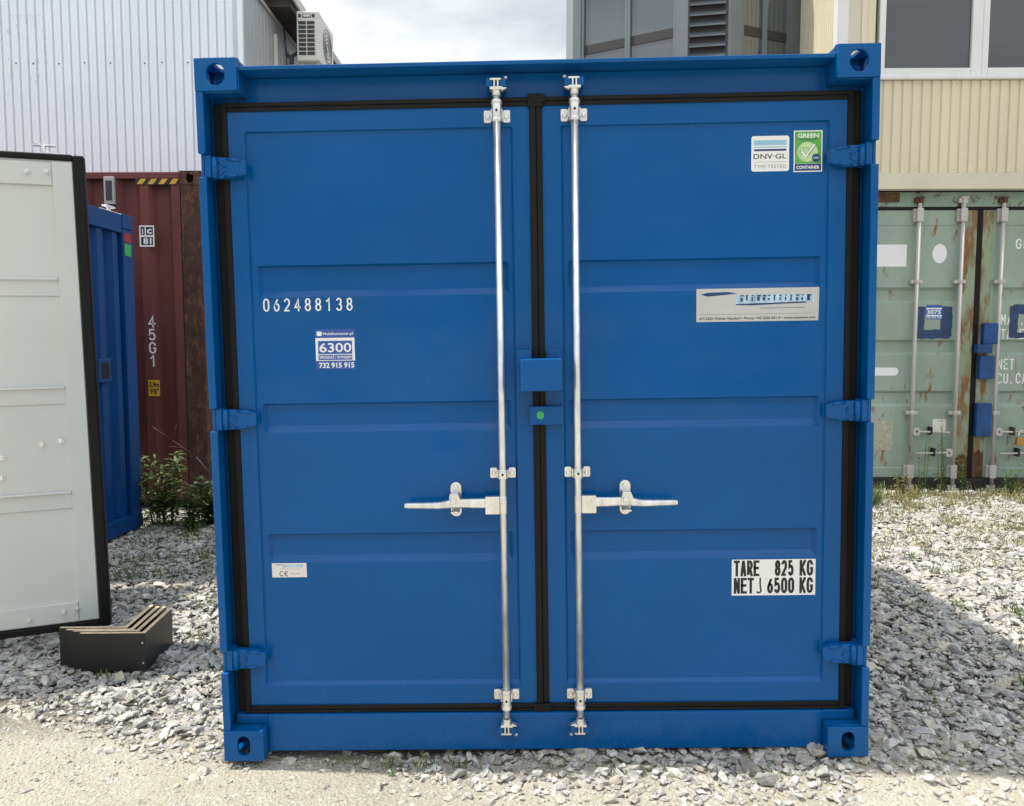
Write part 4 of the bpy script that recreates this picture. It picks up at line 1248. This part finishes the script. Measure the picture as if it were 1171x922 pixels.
        zh = 0.582 if k in (0, 2) else 0.375
        bm = bmesh.new()
        prism(bm, rrect(*sorted((xb + d * 0.014, xb + d * 0.078)), zh - 0.04, zh + 0.04, 0.02), -0.022, 0.0)
        tube(bm, (xb + d * 0.075, -0.012, zh), (xb + d * 0.37, -0.012, zh - 0.008), 0.011, 0.008, n=10)
        link('handle', bm, M['pale_bar'], bar, 0.002)
        bm = bmesh.new()
        tube(bm, (xb + d * 0.047, -0.0225, zh), (xb + d * 0.047, -0.0245, zh), 0.009, n=10)
        link('pivot', bm, M['void'], bar)
        bm = bmesh.new()
        xr = xb + d * 0.19
        box(bm, xr - 0.009, xr + 0.009, -0.026, 0.0475, zh - 0.035, zh + 0.045)
        link('handle_retainer', bm, M['rust'] if k == 2 else M['grime'], bar, 0.004)
    # blue lock box clamped over the seal
    lk = B('lock_box', M['lock_blue'], root, (X(4.345), X(4.482), -0.035, 0.0295, 1.43, 1.632), bevel=0.008)
    B('lock_box', M['lock_blue'], root, (X(4.283), X(4.424), -0.05, 0.0255, 1.345, 1.428), bevel=0.008)
    B('lock_box', M['lock_blue'], root, (X(4.322), X(4.462), -0.032, 0.0295, 1.095, 1.320), bevel=0.008)
    B('lock_box', M['lock_blue'], root, (X(4.313), X(4.458), -0.032, 0.0255, 0.535, 0.862), bevel=0.01)
    # markings on the panel (panel face y=0.048)
    yp = 0.0475
    flat('sticker', M['sticker_white'], root, rect(X(3.29), X(3.618), 2.178, 2.388), yp)
    flat('sticker', M['sticker_white'], root, ellipse(X(3.934), 2.302, 0.0685, 0.092), yp)
    flat('sticker', M['sticker_white'], root, rrect(X(3.22), X(3.58), 1.124, 1.204, 0.039), yp)
    flat('old_label', M['aged_label'], root, rrect(X(3.34), X(3.542), 0.392, 0.685, 0.02), yp)
    flat('sticker', M['sticker_cream'], root, rrect(X(3.93), X(4.06), 0.575, 0.70, 0.02), yp)
    def brushed(pts_list):
        bm = bmesh.new()
        for k, p in enumerate(pts_list):
            q = []
            n = len(p)
            for i in range(n):
                a, c = Vector(p[i]), Vector(p[(i + 1) % n])
                m_ = max(1, int((c - a).length / 0.03))
                for j in range(m_):
                    v = a.lerp(c, j / m_)
                    q.append((v.x + random.uniform(-.005, .005), v.y + random.uniform(-.005, .005)))
            prism(bm, q, yp - 0.0006 - 0.0003 * k, yp)
        return link('paint_patch', bm, M['touch_blue'], root)
    brushed([rect(X(3.726), X(3.812), 1.565, 1.793), rect(X(3.968), X(4.08), 1.50, 1.797), rect(X(3.724), X(4.06), 1.482, 1.572)])
    brushed([rect(X(4.63), X(4.715), 1.50, 1.80), rect(X(4.66), X(5.05), 1.722, 1.815), rect(X(4.64), X(5.05), 1.49, 1.545), rect(X(4.97), X(5.06), 1.5, 1.80)])
    st = flat('sticker', M['decal_blue'], root, rrect(X(3.818), X(3.982), 1.672, 1.808, 0.02), yp - 0.0012)
    y1 = yp - 0.002
    for r in ((3.824, 3.976, 1.768, 1.782), (3.824, 3.976, 1.70, 1.714)):
        flat('print', M['ink_white'], st, rect(X(r[0]), X(r[1]), r[2], r[3]), y1, 0.0002)
    font('lettering', M['ink_white'], st, '3075', X(3.832), 1.724, 0.036, y1 - 0.0003, width=0.135, bold=0.03)
    font('lettering', M['ink_white'], st, '732 915 915', X(3.826), 1.680, 0.016, y1 - 0.0003, width=0.148, bold=0.03)
    W = M['ink_white']
    letters('lettering', W, root, 'GREU 605', X(4.657), 2.344, 0.10, 0.055, 0.075, 0.014, yp - 0.0002)
    letters('lettering', W, root, 'MAX.GROSS', X(4.548), 1.620, 0.098, 0.046, 0.062, 0.012, yp - 0.0002)
    letters('lettering', W, root, 'TARE', X(4.552), 1.480, 0.098, 0.046, 0.060, 0.012, yp - 0.0002)
    letters('lettering', W, root, 'NET', X(4.535), 1.185, 0.105, 0.044, 0.058, 0.012, yp - 0.0002)
    letters('lettering', W, root, 'CU.CAP.', X(4.537), 1.047, 0.105, 0.046, 0.060, 0.012, yp - 0.0002)
green_container()

def padlock():
    o = empty('padlock', (4.725, 5.03, 0.455), (0, R(6), 0), 'brass padlock hanging from a rusty handle on the green container', 'padlock')
    bm = bmesh.new(); prism(bm, rrect(-0.042, 0.042, 0.0, 0.075, 0.008), 0.0, 0.035)
    link('lock_body', bm, M['brass'], o, 0.003)
    bm = bmesh.new()
    p = [(-0.026, 0.0735)] + arc(0, 0.115, 0.026, 0.03, 180, 0, 8) + [(0.026, 0.0735)]
    for a, c in zip(p[:-1], p[1:]): tube(bm, (a[0], 0.0175, a[1]), (c[0], 0.0175, c[1]), 0.006, n=8)
    link('shackle', bm, M['zinc'], o)
padlock()

# ------------------------------------------------------------------ cream cabin standing on the green container
def cream_cabin():
    root = empty('office_cabin', (2.87, 5.05, 2.885), (0, 0, 0), 'cream ribbed office cabin with white framed dark windows standing on the green container', 'cabin')
    X = lambda x: x - 2.87
    Z = lambda z: z - 2.885
    W, D, H = 6.0, 2.6, 2.85
    for k in range(9):                    # roofing screws that hold the cladding
        for z in (3.075, 3.86):
            x = 3.26 + k * 0.362
            bm = bmesh.new(); tube(bm, (X(x), 0.0005, Z(z)), (X(x), -0.004, Z(z)), 0.006, n=8)
            link('screw', bm, M['conduit'], root)
    def ribbed(axis, a0, a1, z0, z1, pos, period, depth, sgn, groove=0.014):
        bm = bmesh.new()
        prof, t = [], a0
        while t < a1 - 1e-6:
            for dt, dd in ((0, 0), (period - 2 * groove, 0), (period - 1.6 * groove, depth), (period - 0.4 * groove, depth)):
                if t + dt <= a1: prof.append((t + dt, dd))
            t += period
        prof.append((a1, 0))
        if axis == 'x': mk = lambda t, d, z: (t, pos + d * sgn, z)
        else: mk = lambda t, d, z: (pos + d * sgn, t, z)
        a = [bm.verts.new(mk(t, d, z0)) for t, d in prof]; c = [bm.verts.new(mk(t, d, z1)) for t, d in prof]
        for i in range(len(a) - 1): bm.faces.new((a[i], a[i + 1], c[i + 1], c[i]))
        return bm
    link('wall', ribbed('x', X(3.215), X(3.215) + 5.6, Z(3.045), Z(3.896), 0.0, 0.0905, 0.014, 1), M['cream'], root)
    B('base_rail', M['cream_trim'], root, (X(2.95), W - 0.05, -0.03, 0.06, 0.005, Z(3.038)), bevel=0.004)
    B('wall', M['cream_trim'], root, (X(2.955), X(3.205), 0.002, 0.05, Z(3.04), H - 0.12))
    bm = ribbed('x', X(3.075), X(3.205), Z(3.04), H - 0.121, -0.004, 0.065, 0.004, 1, 0.01)
    link('wall', bm, M['cream'], root)
    B('corner_post', M['pvc'], root, (-0.03, X(2.952), -0.012, 0.07, 0.0, H - 0.12), bevel=0.006)
    link('wall', ribbed('y', 0.075, D, 0.05, H - 0.12, 0.0, 0.052, 0.010, 1, 0.011), M['cream'], root)
    B('wall', M['cream'], root, (0.02, W, D, D + 0.04, 0.0, H - 0.12), (W, W + 0.04, 0.05, D, 0.0, H - 0.12))
    B('roof_edge', M['cream_trim'], root, (-0.06, W + 0.08, -0.05, D + 0.06, H - 0.119, H), bevel=0.008)
    B('floor', M['soffit'], root, (0.03, W - 0.02, 0.062, D - 0.01, 0.01, 0.06))
    # window band: sill, frames, panes, mullions
    zs, zt = Z(3.90), Z(5.30)
    B('window_sill', M['pvc'], root, (X(3.225), W - 0.3, -0.035, 0.07, zs, Z(3.938)), bevel=0.006)
    x = X(3.24)
    for k in range(4):
        wd = 0.958 if k == 0 else 1.02
        f = B('window', M['pvc'], root, (x, x + 0.058, -0.012, 0.06, Z(3.9385), zt), (x + wd - 0.100, x + wd - 0.001, -0.012, 0.06, Z(3.9385), zt),
              (x + 0.0585, x + wd - 0.1005, -0.010, 0.06, Z(3.9385), Z(4.008)), (x + 0.0585, x + wd - 0.1005, -0.010, 0.06, zt - 0.07, zt), bevel=0.006)
        B('pane', M['cabin_glass'], f, (x + 0.0588, x + wd - 0.1008, 0.018, 0.03, Z(4.0085), zt - 0.0705))
        x += wd
    B('wall', M['cream'], root, (X(3.215), W - 0.1, 0.0, 0.05, zt + 0.001, H - 0.12))
    B('wall', M['cream'], root, (x + 0.001, W - 0.02, 0.0, 0.05, Z(3.9), zt))
cream_cabin()

# ------------------------------------------------------------------ white corrugated building (upper left)
def white_building():
    root = empty('white_building', (-3.27, 6.55, 0.0), (0, 0, 0), 'white corrugated sheet building rising behind the maroon container', 'building')
    W, D, H = 11.0, 9.0, 5.60
    bm = bmesh.new()
    prof, t = [], -0.10
    while t > -W:
        for dt, d in ((0, 0), (-0.034, 0), (-0.037, 0.004), (-0.041, 0), (-0.074, 0), (-0.077, 0.030), (-0.095, 0.030), (-0.098, 0)):
            prof.append((t + dt, d))
        t -= 0.0985
    a = [bm.verts.new((x, d, 0.0)) for x, d in prof]; c = [bm.verts.new((x, d, H)) for x, d in prof]
    for i in range(len(a) - 1): bm.faces.new((a[i + 1], a[i], c[i], c[i + 1]))
    link('front_wall', bm, M['white_clad'], root)
    bm = bmesh.new()
    for k in range(30):
        x = -0.10 - 0.0985 * (3 * k + 0.5) - 0.18
        if k % 5 == 3: x += 0.0985
        tube(bm, (x, 0.001, 4.615 + 0.004 * (k % 3)), (x, -0.006, 4.615 + 0.004 * (k % 3)), 0.009, 0.007, n=8)
    link('rivet', bm, M['void'], root)
    B('corner_flashing', M['trim_blue'], root, (-0.099, -0.043, -0.016, 0.03, 0, H), bevel=0.003)
    B('corner_flashing', M['white_clad'], root, (-0.042, 0.012, -0.020, 0.03, 0, H), bevel=0.003)
    bm = bmesh.new()
    prof, t = [], 0.03
    while t < D:
        for dt, d in ((0, 0), (0.11, 0), (0.115, 0.005), (0.125, 0.005), (0.13, 0)): prof.append((t + dt, -d))
        t += 0.13
    a = [bm.verts.new((d, y, 0)) for y, d in prof]; c = [bm.verts.new((d, y, H - 0.05)) for y, d in prof]
    for i in range(len(a) - 1): bm.faces.new((a[i], a[i + 1], c[i + 1], c[i]))
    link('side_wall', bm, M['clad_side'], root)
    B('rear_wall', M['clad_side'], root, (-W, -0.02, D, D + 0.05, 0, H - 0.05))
    B('eave_strip', M['conduit'], root, (0.0015, 0.03, 0.031, D, H - 0.052, H - 0.012), bevel=0.004)
    B('roof', M['soffit'], root, (-W, 0.30, 0.9, D + 0.2, H + 0.12, H + 0.20), (-W, 0.0, 0.031, D + 0.2, H + 0.001, H + 0.119), (0.0005, 0.28, 0.95, D + 0.19, H + 0.02, H + 0.118))
    B('roof_edge', M['conduit'], root, (0.301, 0.33, 0.9, D + 0.2, H + 0.10, H + 0.21))
    # ghost of an old sticker panel, only its torn outline left
    bm = bmesh.new()
    for k in range(46):
        c_ = random.choice((0, 0, 1, 2, 3, 3, 4))
        x = -2.66 + c_ * 0.0985 + random.uniform(-.028, .028)
        z = random.uniform(4.38, 5.14)
        h_ = random.uniform(0.01, 0.06)
        prism(bm, rect(x, x + random.uniform(.003, .012), z, z + h_), -0.0006 - 0.00001 * k, -0.0001)
    for k in range(9):
        x = -2.68 + k * 0.05
        prism(bm, rect(x, x + 0.03, 5.142, 5.148), -0.0006, -0.0001)
    link('sticker_residue', bm, M['faded_print'], root)
white_building()

def air_conditioner():
    o = empty('air_conditioner', (-2.95, 7.6, 5.0), (0, 0, 0), 'white outdoor air conditioner unit on a bracket at the side wall of the white building', 'air conditioner')
    w = M['ac_white']
    B('casing', w, o, (0.0, 0.285, 0.012, 0.78, 0.0, 0.62), bevel=0.022, seg=4)
    # end grille facing the viewer
    bm = bmesh.new()
    for r in range(8):
        z = 0.075 + r * 0.0535
        for q in (0, 1):
            x = 0.028 + q * 0.108
            box(bm, x, x + 0.095, 0.007, 0.0115, z, z + 0.040)
    box(bm, 0.03, 0.062, 0.007, 0.0115, 0.535, 0.575); box(bm, 0.20, 0.235, 0.007, 0.0115, 0.535, 0.575); box(bm, 0.08, 0.185, 0.0085, 0.0115, 0.532, 0.578)
    link('grille', bm, M['ac_dark'], o)
    B('name_badge', w, o, (0.09, 0.175, 0.004, 0.0082, 0.540, 0.570), bevel=0.002)
    # fan guard on the face towards +x
    bm = bmesh.new()
    for k in range(5):
        r = 0.05 + 0.045 * k
        p = [(0.287, 0.45 + r * math.cos(2 * math.pi * i / 24), 0.31 + r * math.sin(2 * math.pi * i / 24)) for i in range(25)]
        for a, c in zip(p[:-1], p[1:]): tube(bm, a, c, 0.004, n=5, caps=False)
    link('fan_guard', bm, M['ac_dark'], o)
    bm = bmesh.new()
    for y in (0.08, 0.66):
        box(bm, -0.315, 0.33, y, y + 0.035, -0.095, -0.035)
        box(bm, -0.3155, -0.27, y + 0.001, y + 0.034, -0.034, 0.36)
        for x in (0.05, 0.24): box(bm, x - 0.02, x + 0.02, y + 0.002, y + 0.033, -0.0345, -0.0005)
    link('wall_bracket', bm, w, o, 0.003)
    bm = bmesh.new()
    for dz in (0, 0.03):
        p = [(-0.02, 0.10, 0.12 + dz), (-0.10, 0.10, 0.06 + dz), (-0.16, 0.11, 0.10 + dz), (-0.18, 0.12, 0.30), (-0.2, 0.16, 0.5)]
        for a, c in zip(p[:-1], p[1:]): tube(bm, a, c, 0.012, n=8)
    box(bm, -0.12, -0.07, 0.09, 0.13, 0.0, 0.11)
    link('pipe', bm, M['ac_dark'], o)
    bm = bmesh.new()
    p = [(0.30, 0.70, 0.15), (0.36, 0.72, 0.19), (0.39, 0.72, 0.16)]
    for a, c in zip(p[:-1], p[1:]): tube(bm, a, c, 0.006, n=6)
    link('cable', bm, M['ac_dark'], o)
air_conditioner()

# ------------------------------------------------------------------ dark glazed building (top middle)
def glass_building():
    root = empty('glass_building', (1.756, 5.75, 0.0), (0, 0, 0), 'dark grey glazed office building behind the blue container, with a louvred corner bay', 'building')
    H = 6.4
    A = Vector((0.478 - 1.756, 0.72)); C0 = Vector((-0.13, 0.085)); C1 = Vector((0.26, 0.02)); E_ = Vector((1.098, 0.40))
    def wall(p, q, splits, name):
        """glazed facade between plan points p and q; splits = list of (t0, t1, kind)"""
        d = (q - p); L = d.length; d.normalize(); ang = math.atan2(d.y, d.x)
        def place(o):
            o.location = (p.x, p.y, 0); o.rotation_euler = (0, 0, ang); return o
        place(B('wall', M['facade_panel'], root, (0.0, L, 0.0, 0.12, 0.0, 3.0)))
        place(B('parapet', M['facade_panel'], root, (0.0, L, -0.01, 0.12, H - 0.4, H)))
        for a, c, kind in splits:
            x0, x1 = a * L, c * L
            if kind == 'glass':
                f = place(B('window', M['frame_grey'], root, (x0, x0 + 0.03, -0.02, 0.06, 3.001, H - 0.401), (x1 - 0.03, x1 - 0.0005, -0.02, 0.06, 3.001, H - 0.401), (x0 + 0.0305, x1 - 0.0305, -0.018, 0.06, 3.001, 3.06), (x0 + 0.0305, x1 - 0.0305, -0.018, 0.06, H - 0.46, H - 0.401), bevel=0.003))
                B('reflected_band', M['louvre'], f, (x0 + 0.0306, x1 - 0.0306, 0.002, 0.0115, 4.63, 4.725))  # dark strip built to stand for a band reflected in the glass
                B('pane', M['facade_glass'], f, (x0 + 0.0306, x1 - 0.0306, 0.012, 0.022, 3.061, H - 0.461))
            elif kind == 'panel':
                place(B('mullion', M['frame_grey'], root, (x0, x1 - 0.0005, -0.03, 0.08, 3.001, H - 0.401), bevel=0.004))
            else:
                f = place(B('louvre', M['louvre'], root, (x0, x1 - 0.0005, 0.05, 0.07, 3.001, H - 0.401)))
                bm = bmesh.new()
                z = 3.02
                while z < H - 0.5:
                    vs = [bm.verts.new(v) for v in ((x0 + .004, 0.049, z + 0.05), (x1 - .004, 0.049, z + 0.05), (x1 - .004, -0.002, z), (x0 + .004, -0.002, z), (x0 + .004, 0.049, z + 0.062), (x1 - .004, 0.049, z + 0.062), (x1 - .004, -0.004, z + 0.012), (x0 + .004, -0.004, z + 0.012))]
                    for q_ in ((0, 1, 2, 3), (7, 6, 5, 4), (3, 2, 6, 7), (0, 3, 7, 4), (1, 5, 6, 2)): bm.faces.new([vs[i] for i in q_])
                    z += 0.105
                bmesh.ops.recalc_face_normals(bm, faces=bm.faces)
                link('louvre_slat', bm, M['frame_grey'], f)
        # inside: low rail board and a pale back wall seen dimly through the glass

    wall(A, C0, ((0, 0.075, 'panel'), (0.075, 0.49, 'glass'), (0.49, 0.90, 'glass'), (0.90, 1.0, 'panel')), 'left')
    wall(C0, C1, ((0, 0.95, 'louvre'),), 'corner')
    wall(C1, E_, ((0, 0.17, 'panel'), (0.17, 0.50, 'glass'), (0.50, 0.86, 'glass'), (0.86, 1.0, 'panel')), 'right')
    B('rear_wall', M['facade_panel'], root, (A.x + 0.02, E_.x - 0.02, 2.4, 2.5, 0, H - 0.01))
    B('side_wall', M['facade_panel'], root, (A.x, A.x + 0.06, 0.84, 2.399, 0, H - 0.01), (E_.x - 0.06, E_.x, 0.52, 2.399, 0, H - 0.01))
    B('roof', M['facade_panel'], root, (A.x + 0.061, E_.x - 0.061, 0.86, 2.399, H - 0.2, H - 0.1))
    B('floor', M['facade_panel'], root, (A.x + 0.07, E_.x - 0.07, 0.86, 2.399, 2.9, 3.0))
glass_building()

# ------------------------------------------------------------------ black plywood boards on the gravel
def boards():
    root = empty('plywood_stack', (0, 0, 0.012), (0, 0, 0), 'four nested angled black plywood boards with raw pale edges standing on the gravel', 'boards')
    H = 0.168
    corner = Vector((-1.715, 0.715)); le = Vector((-1.998, 0.705)); rb = Vector((-1.742, 1.035))
    off = Vector((-0.036, 0.012))
    bm0 = None
    d1 = (le - corner); d2 = (rb - corner)
    u1, u2 = d1.normalized(), d2.normalized()
    for k in range(4):
        c = corner + Vector((-0.036, 0.020)) * k
        a = c + u1 * (d1.length + 0.005 * k)
        b_ = c + u2 * (d2.length - 0.004 * k + (0.006 if k == 1 else 0))
        n1 = Vector((u1.y, -u1.x)); n1 = n1 if n1.y > 0 else -n1
        n2 = Vector((u2.y, -u2.x)); n2 = n2 if n2.x < 0 else -n2
        t = 0.0175
        # mitre point inside
        ci = c + (n1 + n2) * (t / (1 + n1.dot(n2)))
        out = [a, c, b_, b_ + n2 * t, ci, a + n1 * t]
        bm = bmesh.new()
        lo = [bm.verts.new((p.x, p.y, 0)) for p in out]; hi = [bm.verts.new((p.x, p.y, H + 0.002 * (k % 2))) for p in out]
        fs = []
        for i in range(6):
            f = bm.faces.new((lo[i], lo[(i + 1) % 6], hi[(i + 1) % 6], hi[i])); fs.append(f)
        f1 = bm.faces.new((hi[0], hi[1], hi[4], hi[5])); f2 = bm.faces.new((hi[1], hi[2], hi[3], hi[4]))
        g1 = bm.faces.new((lo[5], lo[4], lo[1], lo[0])); g2 = bm.faces.new((lo[4], lo[3], lo[2], lo[1]))
        bmesh.ops.recalc_face_normals(bm, faces=bm.faces)
        f1.material_index = 1; f2.material_index = 1
        o = link('board', bm, [M['ply_black'], M['ply_edge']], root)
        if k == 0:
            bs = bmesh.new()
            for z in (0.035, 0.125):
                p = c + u1 * 0.012
                tube(bs, (p.x, p.y - 0.0002, z), (p.x, p.y - 0.002, z), 0.004, n=10)
            link('screw', bs, M['zinc'], o)
boards()

# ------------------------------------------------------------------ vegetation
def leaf(bm, base, direction, L, w, droop, mi=0):
    d = Vector(direction).normalized()
    side = d.cross(Vector((0, 0, 1)))
    side = side.normalized() if side.length > 1e-3 else Vector((1, 0, 0))
    side = (side + Vector((0, 0, random.uniform(-.5, .5)))).normalized()
    pts = []
    for i, (t, ww) in enumerate(((0, 0.15), (0.35, 1.0), (0.7, 0.75), (1, 0.0))):
        c = Vector(base) + d * (L * t) - Vector((0, 0, droop * L * t * t))
        pts.append((c + side * (w * ww / 2), c - side * (w * ww / 2)))
    V = []
    for i, (a, b) in enumerate(pts):
        if i == 3: V.append((bm.verts.new((a + b) / 2),))
        else: V.append((bm.verts.new(a), bm.verts.new(b)))
    for i in range(2):
        bm.faces.new((V[i][0], V[i + 1][0], V[i + 1][1], V[i][1])).material_index = mi
    bm.faces.new((V[2][0], V[3][0], V[2][1])).material_index = mi

def stem_plant(x, y, h, stems, spread, leaf_len, leaf_w, label, mat, n_leaf=26, cat='plant', group=None, name='weed_plant', z0=-0.02, lean=(0, 0), narrow=False):
    o = empty(name, (x, y, z0), (0, 0, 0), label, cat, group)
    bs, bl = bmesh.new(), bmesh.new()
    for s in range(stems):
        a = random.uniform(0, 2 * math.pi); r = spread * math.sqrt(random.random())
        p = Vector((r * math.cos(a) * 0.5, r * math.sin(a) * 0.5, 0))
        hh = h * random.uniform(0.6, 1.0)
        tip = Vector((r * math.cos(a) + lean[0] * hh, r * math.sin(a) * 0.8 + lean[1] * hh, hh))
        mid = p.lerp(tip, 0.5) + Vector((random.uniform(-.03, .03), random.uniform(-.03, .03), 0)) * h
        P = [p, p.lerp(mid, .6), mid, mid.lerp(tip, .6), tip]
        for i in range(4): tube(bs, P[i], P[i + 1], 0.0035 * (1 - i * .18) * (h / 0.5) ** .5, 0.0035 * (1 - (i + 1) * .18) * (h / 0.5) ** .5, n=5, caps=False)
        for k in range(n_leaf):
            t = random.uniform(0.12, 1.0)
            i = min(3, int(t * 4)); q = P[i].lerp(P[i + 1], t * 4 - i)
            az = random.uniform(0, 2 * math.pi)
            L = leaf_len * random.uniform(0.55, 1.1) * (1.15 - 0.6 * t)
            leaf(bl, q, (math.cos(az), math.sin(az), random.uniform(0.15, 0.9)), L, leaf_w * random.uniform(.7, 1.2), random.uniform(0.1, 0.6))
    link('stem', bs, M['twig'] if mat == 'leaf_dry' else M[mat], o)
    link('foliage', bl, M[mat], o)
    return o

stem_plant(-2.90, 3.46, 0.64, 16, 0.20, 0.17, 0.024, 'leafy green weed clump growing at the foot of the dark blue container', 'leaf', 30, 'plant', name='weed_plant')
stem_plant(-2.62, 3.34, 0.38, 14, 0.12, 0.12, 0.018, 'lower lighter green weed in front of the tall leafy clump by the dark blue container', 'leaf', 26, 'plant')
for k, (x, y, h, lab) in enumerate(((-2.52, 3.62, 0.40, 'dark bushy weed under the bottom rail of the maroon container'), (-2.20, 3.60, 0.38, 'dark low bush at the foot of the rusted maroon corner post'), (-1.97, 3.40, 0.34, 'spindly dark weed right beside the edge of the blue container'))):
    stem_plant(x, y, h, 26, 0.26, 0.10, 0.030, lab, 'leaf_dark', 40, 'plant')
def twig():
    o = empty('dry_twig', (-2.74, 3.72, 0.1), (0, 0, 0), 'bare thin brown twig leaning across the maroon container', 'twig')
    bm = bmesh.new()
    P = [(0.38, -0.1, 0.0), (0.2, -0.05, 0.2), (0.0, 0, 0.42), (-0.2, 0.02, 0.55), (-0.36, 0.02, 0.66)]
    for a, c in zip(P[:-1], P[1:]): tube(bm, a, c, 0.004, 0.0035, n=6)
    for a, c in (((0.0, 0, 0.42), (0.02, 0, 0.6)), ((-0.2, 0.02, 0.55), (-0.16, 0.02, 0.68)), ((0.2, -0.05, 0.2), (0.06, -0.05, 0.25)), ((-0.1, 0.01, 0.49), (-0.22, 0, 0.5)), ((0.1, -.02, .31), (0.14, -.02, .46))):
        tube(bm, a, c, 0.003, 0.002, n=5)
    link('twig_wood', bm, M['twig'], o)
twig()
tall = 'tall weeds growing along the green container'
for (x, y, h, st, m, lab) in (
        (3.72, 4.93, 0.72, 3, 'leaf', 'tall thin weed standing in front of the first pale bar handle of the green container'),
        (3.93, 4.90, 0.80, 4, 'leaf', 'tallest thin weed, between the first two pale locking bars of the green container'),
        (4.12, 4.86, 0.42, 4, 'leaf', 'medium weed at the foot of the second pale locking bar'),
        (4.52, 4.82, 0.36, 5, 'leaf', 'bushy weed below the third pale locking bar'),
        (4.85, 4.88, 0.34, 5, 'leaf', 'low weed at the right edge by the green container sill'),
        (3.45, 4.75, 0.26, 6, 'leaf_dry', 'dry yellowish weed at the sill near the blue container edge')):
    stem_plant(x, y, h, st, 0.09, 0.085, 0.012, lab, m, 26, 'weed', tall)

def grass_tufts(name, spots, label, mat):
    bm = bmesh.new()
    for x, y, n, h, r in spots:
        z = float(height(np.array(x), np.array(y)))
        for _ in range(n):
            a = random.uniform(0, 2 * math.pi); rr = r * math.sqrt(random.random())
            p = Vector((x + rr * math.cos(a), y + rr * math.sin(a), z + 0.012))
            az = random.uniform(0, 2 * math.pi)
            L = h * random.uniform(0.5, 1.15)
            leaf(bm, p, (math.cos(az) * 0.6, math.sin(az) * 0.6, random.uniform(0.5, 1.6)), L, 0.0045 * (1 + h * 3) , random.uniform(0.1, 0.5))
    o = link(name, bm, M[mat])
    return tag(o, label, 'grass', kind='stuff')
def clump(n, x0, x1, y0, y1, cnt=(10, 26), h=(0.03, 0.08), r=(0.03, 0.09)):
    return [(random.uniform(x0, x1), random.uniform(y0, y1), random.randint(*cnt), random.uniform(*h), random.uniform(*r)) for _ in range(n)]
sp = clump(95, -2.95, -1.25, 2.0, 3.5, (14, 34), (0.05, 0.11), (0.06, 0.16)) + clump(26, -2.0, -1.2, 0.6, 1.8, (8, 20), (0.04, 0.08)) + clump(6, -1.7, -1.15, 0.2, 0.7, (6, 12), (0.02, 0.045))
sp += clump(44, 1.3, 3.2, 0.4, 2.9, (10, 26), (0.05, 0.09)) + clump(12, -0.75, -0.15, -0.03, 0.03, (8, 18), (0.02, 0.05), (.02, .06)) + clump(8, 0.0, 0.9, -0.1, 0.02, (6, 12), (0.015, 0.035), (.02, .05))
grass_tufts('grass', sp, 'small green grass tufts coming up between the stones', 'leaf')
sp = clump(120, 1.7, 5.4, 2.3, 4.9, (20, 50), (0.06, 0.13), (0.06, 0.2)) + clump(60, 2.9, 5.6, 4.4, 5.06, (20, 44), (0.08, 0.2), (0.05, 0.16))
grass_tufts('dry_grass', sp, 'yellowish weeds scattered over the sunlit stones on the right', 'leaf_dry')
o = empty('grass_tuft', (2.95, 4.35, -0.01), (0, 0, 0), 'bright green grass tuft at the right edge of the blue container', 'grass tuft')
bm = bmesh.new()
for _ in range(170):
    a = random.uniform(0, 6.28); rr = 0.14 * math.sqrt(random.random())
    leaf(bm, (rr * math.cos(a), rr * math.sin(a), 0), (math.cos(a) * .35 + random.uniform(-.2, .2), math.sin(a) * .35, 1.2), random.uniform(.14, .34), 0.009, random.uniform(.1, .5))
link('grass_blade', bm, M['leaf'], o)
